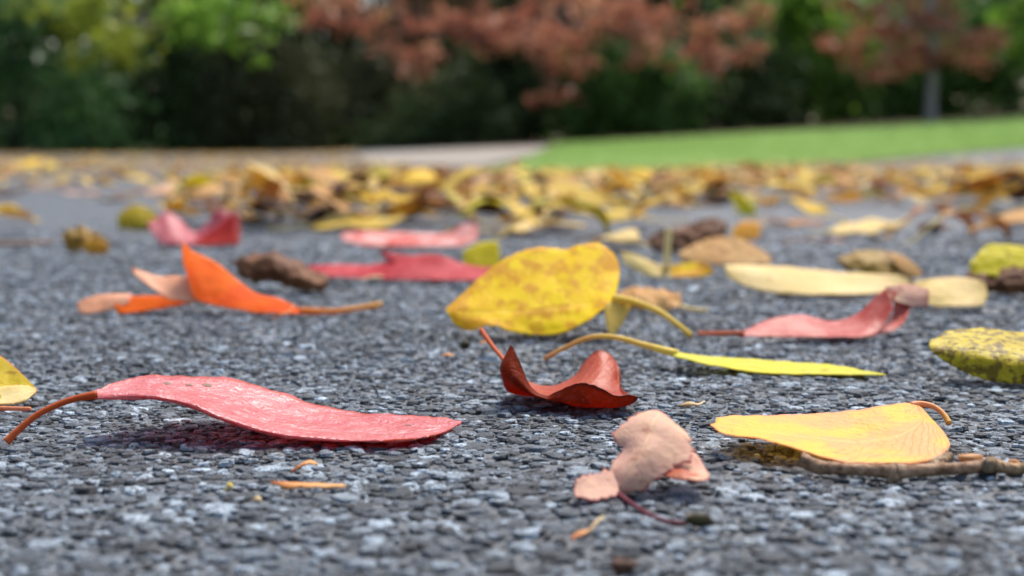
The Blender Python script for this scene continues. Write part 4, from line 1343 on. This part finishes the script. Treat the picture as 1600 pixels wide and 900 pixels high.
# ================================================================== THE LEAF DRIFT
FORMS = {   # length curl, cross curl, twist, fold, tilt range
    'flat': dict(k1=(-.5, .5), k2=(-.6, .6), tw=.25, tilt=(0, .22)),
    'cupped': dict(k1=(.5, 1.5), k2=(1.2, 2.4), tw=.4, tilt=(0, .5)),
    'arched': dict(k1=(-2.0, -.8), k2=(-1.6, -.3), tw=.5, tilt=(0, .4)),
    'rolled': dict(k1=(-.8, 1.0), k2=(2.6, 4.4), tw=.8, tilt=(0, .5)),
    'leaning': dict(k1=(-.7, .9), k2=(-1.2, 1.2), tw=.5, tilt=(.35, .75)),
}
HUES = {    # name: (upper, under, stalk)
    'dull yellow': (m_dul_t, m_buf_t, s_pale), 'tan': (m_och_t, m_och_t, s_pale), 'pale yellow': (m_buf_t, m_buf_t, s_pale),
    'bright yellow': (LM('bright_yellow_small', (.80, .54, .02), (.74, .50, .05), (.8, .6, .2), (.36, .15, .03), .18, tr=.38, rough=.5), m_yel_u, s_yel),
    'brown': (m_brn_t, m_brn_t, s_brn), 'dark brown': (m_dkb_t, m_brn_t, s_brn),
    'olive yellow': (LM('olive_yellow_small', (.44, .38, .04), (.54, .46, .08), (.6, .5, .2), (.14, .08, .02), .25, tr=.35, rough=.5), m_lem_u, s_yel),
    'orange brown': (LM('orange_brown_small', (.50, .22, .05), (.44, .16, .045), (.6, .3, .1), (.2, .07, .02), .2, tr=.34, rough=.5), m_och_t, s_oy),
    'reddish': (LM('reddish_small', (.40, .10, .06), (.46, .16, .10), (.5, .25, .15), (.2, .05, .03), .15, tr=.34, rough=.45), m_red_u, s_red),
    'green yellow': (m_lem_t, m_grn_t, s_yel),
    'pinkish tan': (m_tan_t, m_tan_u, s_org),
}
M_TABLE = []
for h_ in HUES.values():
    for m_ in h_:
        if m_ not in M_TABLE:
            M_TABLE.append(m_)
VARIANTS = {}


def leaf_shape(form, seed, nu, nv):
    """Blade grid and stalk line of one leaf about 1 long, resting on z = 0."""
    r = random.Random(seed * 101 + sum(map(ord, form)))
    f = FORMS[form]
    k1, k2 = r.uniform(*f['k1']), r.uniform(*f['k2'])
    tw = r.uniform(-1, 1) * f['tw']
    asp = r.choice((.42, .5, .58, .68))
    U = np.linspace(0, 1, nu)
    G = np.zeros((nu, nv, 3))
    x = z = 0.0
    mid = []
    for i, u in enumerate(U):
        a = k1 * (u - .45)
        if i:
            x += math.cos(a) / (nu - 1)
            z += math.sin(a) / (nu - 1)
        mid.append((x, z, a))
    ph = r.uniform(0, 6)
    for i, u in enumerate(U):
        hw = asp * .5 * (max(0.0, math.sin(math.pi * u ** .78)) ** .82) * (1 - .12 * u) + .006
        x, z, a = mid[i]
        k2u = k2 * (.7 + .5 * math.sin(ph + 2.2 * u))
        for j in range(nv):
            s = (j / (nv - 1) * 2 - 1)
            L = s * hw
            kk = k2u / (asp * .5 + .1) * .5
            if abs(kk) > 1e-3:
                yy, zz = math.sin(kk * L) / kk, (1 - math.cos(kk * L)) / kk
            else:
                yy, zz = L, 0
            t = tw * (u - .3)
            yy, zz = yy * math.cos(t) - zz * math.sin(t), yy * math.sin(t) + zz * math.cos(t)
            zz += .03 * math.sin(u * 9 + ph * 2) * s * s
            G[i, j] = (x - zz * math.sin(a), yy, z + zz * math.cos(a))
    G += np.array([[[mnoise.noise(Vector(p) * 3.2 + Vector((seed * 1.7, c * 9.1, 0))) * .035 for c in range(3)] for p in row] for row in G])
    b, d = Vector(G[0, nv // 2]), Vector(G[0, nv // 2]) - Vector(G[1, nv // 2])
    d.normalize()
    sl, cv = r.uniform(.35, .6), r.uniform(-.25, .25)
    st = np.array([b + d * (sl * t) + Vector((0, cv * t * t, -.10 * t * t)) for t in np.linspace(0, 1, 6)])
    # tilt, then rest on the ground
    ti, dirn, yaw = r.uniform(*f['tilt']), r.uniform(0, 6.283), 0
    from mathutils import Matrix
    m = np.array(Matrix.Rotation(ti, 3, Vector((math.cos(dirn), math.sin(dirn), 0))))
    c = G.reshape(-1, 3).mean(0)
    G = (G - c) @ m.T
    st = (st - c) @ m.T
    zm = G[..., 2].min()
    G[..., 2] -= zm
    st[:, 2] = np.maximum(st[:, 2] - zm, .012)
    return G, st


def variant(form, seed, hue, part, fine=2):
    """Shared mesh data: 'blade', 'leaf_stalk' or 'leaf' (both in one)."""
    key = (form, seed, hue, part, fine)
    if key in VARIANTS:
        return VARIANTS[key]
    a, b, s = HUES[hue]
    G, st = leaf_shape(form, seed, (5, 6, 15)[fine], (3, 5, 9)[fine])
    if part == 'blade':
        me = sheet_mesh('blade', G, (a, b), .006, seed=seed, rag=0)
    else:
        V, F, uv = tube_arrays(st, [.024, .014, .013, .016], seg=(3, 4, 6)[fine], n=(3, 4, 8)[fine])
        if part == 'leaf_stalk':
            me = np_mesh('leaf_stalk', V, F, [s], True, uvs=uv)
        else:
            bl = sheet_mesh('tmp', G, (a, b), .006, seed=seed)
            nv_ = len(bl.vertices)
            co = np.empty(nv_ * 3); bl.vertices.foreach_get('co', co)
            fq = np.array([tuple(p.vertices) for p in bl.polygons])
            mi = np.empty(len(fq), np.int32); bl.polygons.foreach_get('material_index', mi)
            u = np.zeros((nv_, 2))
            for lp, uvd in zip(bl.loops, bl.uv_layers[0].data):
                u[lp.vertex_index] = uvd.uv
            bpy.data.meshes.remove(bl)
            mi = np.concatenate([mi, np.full(sum(len(x) for x in F), 2)])
            me = np_mesh('leaf', np.concatenate([co.reshape(-1, 3), V]), [fq] + [x + nv_ for x in F], [a, b, s], True, mi, uvs=np.concatenate([u, uv]))
    VARIANTS[key] = me
    return me


FRONT = [(-900, 262), (-300, 262), (0, 312), (120, 306), (200, 310), (330, 312), (350, 364), (430, 364), (500, 368), (560, 362), (700, 362), (800, 376), (860, 374), (930, 366),
         (1000, 346), (1060, 334), (1140, 330), (1220, 326), (1300, 326), (1420, 330), (1460, 352), (1600, 358), (2000, 372), (2600, 380)]


def density(px, py, y):
    """Leaves per square metre of ground around a point seen at (px, py)."""
    fr = np.interp(px, [a for a, _ in FRONT], [b for _, b in FRONT])
    if py > fr:
        return 6.0 if py < 372 and y < 3 else 0.0
    if px < 340:
        return 14.0 if py > 300 else 110.0 if py > 268 else 300.0
    edge = min(1.0, (fr - py) / 14 + .35)
    if px > 1000:
        d = 450.0 if py > 254 else 130.0
        return d * edge * (.75 if px > 1300 else 1.0)
    return (620.0 if y < 3.2 else 330.0) * edge


def scatter():
    out, cell = [], .12
    y = .95
    while y < 21:
        dy = .12 if y < 4 else .3
        hw = .40 * y + .25
        for x in np.arange(-hw, hw, dy):
            px, py = to_px((x + dy / 2, y + dy / 2, terr(x, y)))
            # keep off the lawn
            d = density(px, py, y)
            if y > 5:
                d *= .6 if y < 6 else .3 if y < 9 else .2
            n = RNG.poisson(d * dy * dy)
            for _ in range(n):
                xx, yy = x + RNG.uniform(0, dy), y + RNG.uniform(0, dy)
                out.append((xx, yy, min(1.0, d / 200)))
        y += dy
    return out


LAWN_X, LAWN_Y = [p[0] for p in LA], [p[1] for p in LA]


def on_lawn_or_far_drive(x, y):
    px, py = to_px((x, y, terr(x, y)))
    lim = np.interp(px, [400, 560, 600, 735, 800, 1000, 1300, 1600, 1950], [0, 240, 260, 271, 270.5, 266, 254, 231.5, 206])
    return py < lim


def make_drift():
    hue_names = ['dull yellow', 'tan', 'pale yellow', 'bright yellow', 'brown', 'dark brown', 'olive yellow', 'orange brown', 'reddish', 'green yellow', 'pinkish tan']
    hue_p = np.array([.22, .21, .13, .07, .16, .12, .05, .03, .01, .02, .01])
    hue_p /= hue_p.sum()
    forms = list(FORMS)
    L = []
    for (x, y, dn) in scatter():
        if on_lawn_or_far_drive(x, y) and RNG.uniform() > .012:
            continue
        if any(abs(x - hx) < hr + .035 and abs(y - hy) < .05 for hx, hy, hr, _ in HEROES):
            continue
        f = forms[RNG.choice(5, p=[.08, .24, .22, .20, .26] if y < 2.6 else [.18, .27, .24, .16, .15] if y < 4 else [.36, .22, .30, .08, .04])]
        hue = hue_names[RNG.choice(11, p=hue_p)]
        if f == 'leaning' and 'brown' in hue:
            hue = 'dull yellow'
        L.append([x, y, terr(x, y) + RNG.uniform(0, .026 if y < 2.6 else .010) * dn, f, int(RNG.integers(0, 7)), hue, RNG.uniform(.036, .064) * (1 if y < 2 else .8), RNG.uniform(0, 6.283), 1.0 if y < 2.2 else .6])
    # leaves of the photograph that stand out: (px, py of the foot, hue, form, length m, yaw)
    for px, py, hue, f, ln, yaw in [
            (400, 350, 'dark brown', 'cupped', .065, .3), (470, 352, 'brown', 'arched', .07, 2.6), (530, 348, 'dark brown', 'rolled', .06, .1), (420, 322, 'dull yellow', 'leaning', .065, 1.0),
            (395, 338, 'pale yellow', 'leaning', .05, 0.2), (500, 330, 'bright yellow', 'leaning', .06, 2.2), (600, 318, 'green yellow', 'leaning', .055, .8), (560, 358, 'dull yellow', 'flat', .08, .1),
            (640, 345, 'dull yellow', 'arched', .07, .3), (690, 348, 'tan', 'arched', .075, 2.9), (770, 330, 'pale yellow', 'arched', .06, .4), (840, 362, 'pale yellow', 'flat', .075, .2),
            (810, 345, 'pale yellow', 'cupped', .06, 1.4), (900, 368, 'olive yellow', 'arched', .075, .4), (950, 345, 'dull yellow', 'flat', .07, 2.8), (985, 385, 'brown', 'cupped', .05, .5), (955, 388, 'pale yellow', 'arched', .05, 2.2),
            (480, 300, 'dull yellow', 'leaning', .07, .6), (400, 285, 'dull yellow', 'leaning', .075, 2.0), (510, 285, 'bright yellow', 'leaning', .07, 1.1),
            (280, 304, 'pinkish tan', 'flat', .10, .1), (325, 300, 'tan', 'flat', .08, .2), (275, 308, 'pale yellow', 'flat', .06, .2), (182, 316, 'brown', 'cupped', .05, .2), (190, 312, 'dull yellow', 'cupped', .045, .9),
            (128, 304, 'pinkish tan', 'flat', .06, .1), (65, 292, 'pale yellow', 'flat', .055, .3), (8, 306, 'dark brown', 'cupped', .08, .6), (10, 285, 'tan', 'leaning', .07, .6),
            (45, 268, 'bright yellow', 'leaning', .11, .9), (78, 270, 'dull yellow', 'leaning', .10, 2.0), (138, 262, 'bright yellow', 'leaning', .10, .3), (190, 282, 'tan', 'arched', .08, .3), (150, 276, 'tan', 'flat', .07, 1.3),
            (1250, 352, 'orange brown', 'flat', .05, .3), (1290, 378, 'pinkish tan', 'flat', .03, .1), (1340, 365, 'pale yellow', 'flat', .045, .1), (1378, 358, 'pale yellow', 'cupped', .06, .1), (1375, 376, 'brown', 'cupped', .03, .4),
            (1265, 335, 'bright yellow', 'leaning', .045, .1), (1215, 356, 'tan', 'flat', .05, .3), (1480, 372, 'orange brown', 'arched', .06, .2), (1530, 380, 'tan', 'arched', .06, .1), (1580, 378, 'tan', 'arched', .07, 2.8),
            (1460, 360, 'brown', 'cupped', .06, 1.2), (1590, 335, 'olive yellow', 'cupped', .06, .2), (1540, 330, 'dull yellow', 'leaning', .06, .5), (1420, 318, 'pale yellow', 'leaning', .06, 2.2), (1080, 315, 'dull yellow', 'leaning', .07, .4),
            (1110, 322, 'brown', 'cupped', .06, .4), (1020, 300, 'dull yellow', 'leaning', .07, .4), (930, 310, 'pale yellow', 'arched', .06, .9), (1165, 335, 'olive yellow', 'leaning', .05, 1.6)]:
        q = on_ground(px, py)
        L.append([q.x, q.y, q.z, f, int(RNG.integers(0, 7)), hue, ln, yaw, 1.0])
    # who shows largest inside the frame
    sc = []
    for l in L:
        px, py = to_px(l[:3])
        sc.append(l[6] / l[1] if -40 < px < 1640 else 0)
    order = np.argsort(-np.array(sc))
    named, rest = [L[i] for i in order[:255]], [L[i] for i in order[255:]]

    # one label each: colour and form, the row it lies in, then its turn counted across the picture
    def row(l):
        y = l[1]
        return ('before the leaf drift' if density(*to_px(l[:3]), y) < 10 else 'in the front row of the leaf drift' if y < 1.75 else 'in the second row of the leaf drift' if y < 2.3
                else 'in the middle of the leaf drift' if y < 3.1 else 'far back in the leaf drift')
    classes = {}
    for l in named:
        classes.setdefault((l[5], l[3], row(l)), []).append(l)
    words = ['first', 'second', 'third', 'fourth', 'fifth', 'sixth', 'seventh', 'eighth', 'ninth', 'tenth', 'eleventh', 'twelfth', 'thirteenth', 'fourteenth', 'fifteenth', 'sixteenth', 'seventeenth', 'eighteenth', 'nineteenth', 'twentieth',
             'twenty-first', 'twenty-second', 'twenty-third', 'twenty-fourth', 'twenty-fifth', 'twenty-sixth', 'twenty-seventh', 'twenty-eighth', 'twenty-ninth', 'thirtieth']
    form_word = {'flat': 'flat', 'cupped': 'cupped', 'arched': 'arched', 'rolled': 'rolled up', 'leaning': 'upright leaning'}
    labels = {}
    for (hue, f, rw), ls in classes.items():
        ls.sort(key=lambda l: l[0] / l[1])
        base = f'{hue} {form_word[f]} leaf {rw}'
        for i, l in enumerate(ls):
            if len(ls) == 1:
                t = base
            elif i == 0 or i == len(ls) - 1:
                t = ('leftmost ', 'rightmost ')[i > 0] + base
            else:
                t = f'{words[min(i, 29)]} from left, {base}'
            labels[id(l)] = t
    for l in named:
        x, y, z, f, sd_, hue, ln, yaw, zs = l
        if y < 2.1:
            o = empty('leaf', (x, y, z))
            link('blade', variant(f, sd_, hue, 'blade'), o)
            link('leaf_stalk', variant(f, sd_, hue, 'leaf_stalk'), o)
        else:
            o = link('leaf', variant(f, sd_, hue, 'leaf'), None, (x, y, z))
        o.rotation_euler = (0, 0, yaw)
        o.scale = (ln, ln, ln * zs)
        tag(o, labels[id(l)], 'leaf', 'leaves in the drift across the driveway')
    # all others as one mass
    cache = {}
    VV, FQ, FT, MQ, MT, UU, o = [], [], [], [], [], [], 0
    tab = {m.name: i for i, m in enumerate(M_TABLE)}
    for x, y, z, f, sd_, hue, ln, yaw, zs in rest:
        key = (f, sd_, hue, int(y < 4))
        if key not in cache:
            me = variant(f, sd_, hue, 'leaf', int(y < 4))
            co = np.empty(len(me.vertices) * 3); me.vertices.foreach_get('co', co)
            qs = np.array([tuple(p.vertices) for p in me.polygons if len(p.vertices) == 4])
            tr = np.array([tuple(p.vertices) for p in me.polygons if len(p.vertices) == 3])
            mm = [tab[m.name] for m in me.materials]
            mq = np.array([mm[p.material_index] for p in me.polygons if len(p.vertices) == 4])
            mt = np.array([mm[p.material_index] for p in me.polygons if len(p.vertices) == 3])
            u = np.zeros((len(me.vertices), 2))
            for lp, uvd in zip(me.loops, me.uv_layers[0].data):
                u[lp.vertex_index] = uvd.uv
            cache[key] = (co.reshape(-1, 3), qs, tr, mq, mt, u)
        co, qs, tr, mq, mt, u = cache[key]
        c, s = math.cos(yaw) * ln, math.sin(yaw) * ln
        VV.append(np.stack([co[:, 0] * c - co[:, 1] * s + x, co[:, 0] * s + co[:, 1] * c + y, co[:, 2] * ln * zs + z], -1))
        FQ.append(qs + o); FT.append(tr + o); MQ.append(mq); MT.append(mt); UU.append(u)
        o += len(co)
    me = np_mesh('leaf_litter', np.concatenate(VV), [np.concatenate(FQ), np.concatenate(FT)], M_TABLE, True, np.concatenate(MQ + MT), uvs=np.concatenate(UU))
    q = link('leaf_litter', me)
    tag(q, 'yellow and brown leaf litter covering the driveway far back', kind='stuff')
    print('drift', len(L), 'named', len(named))


make_drift()
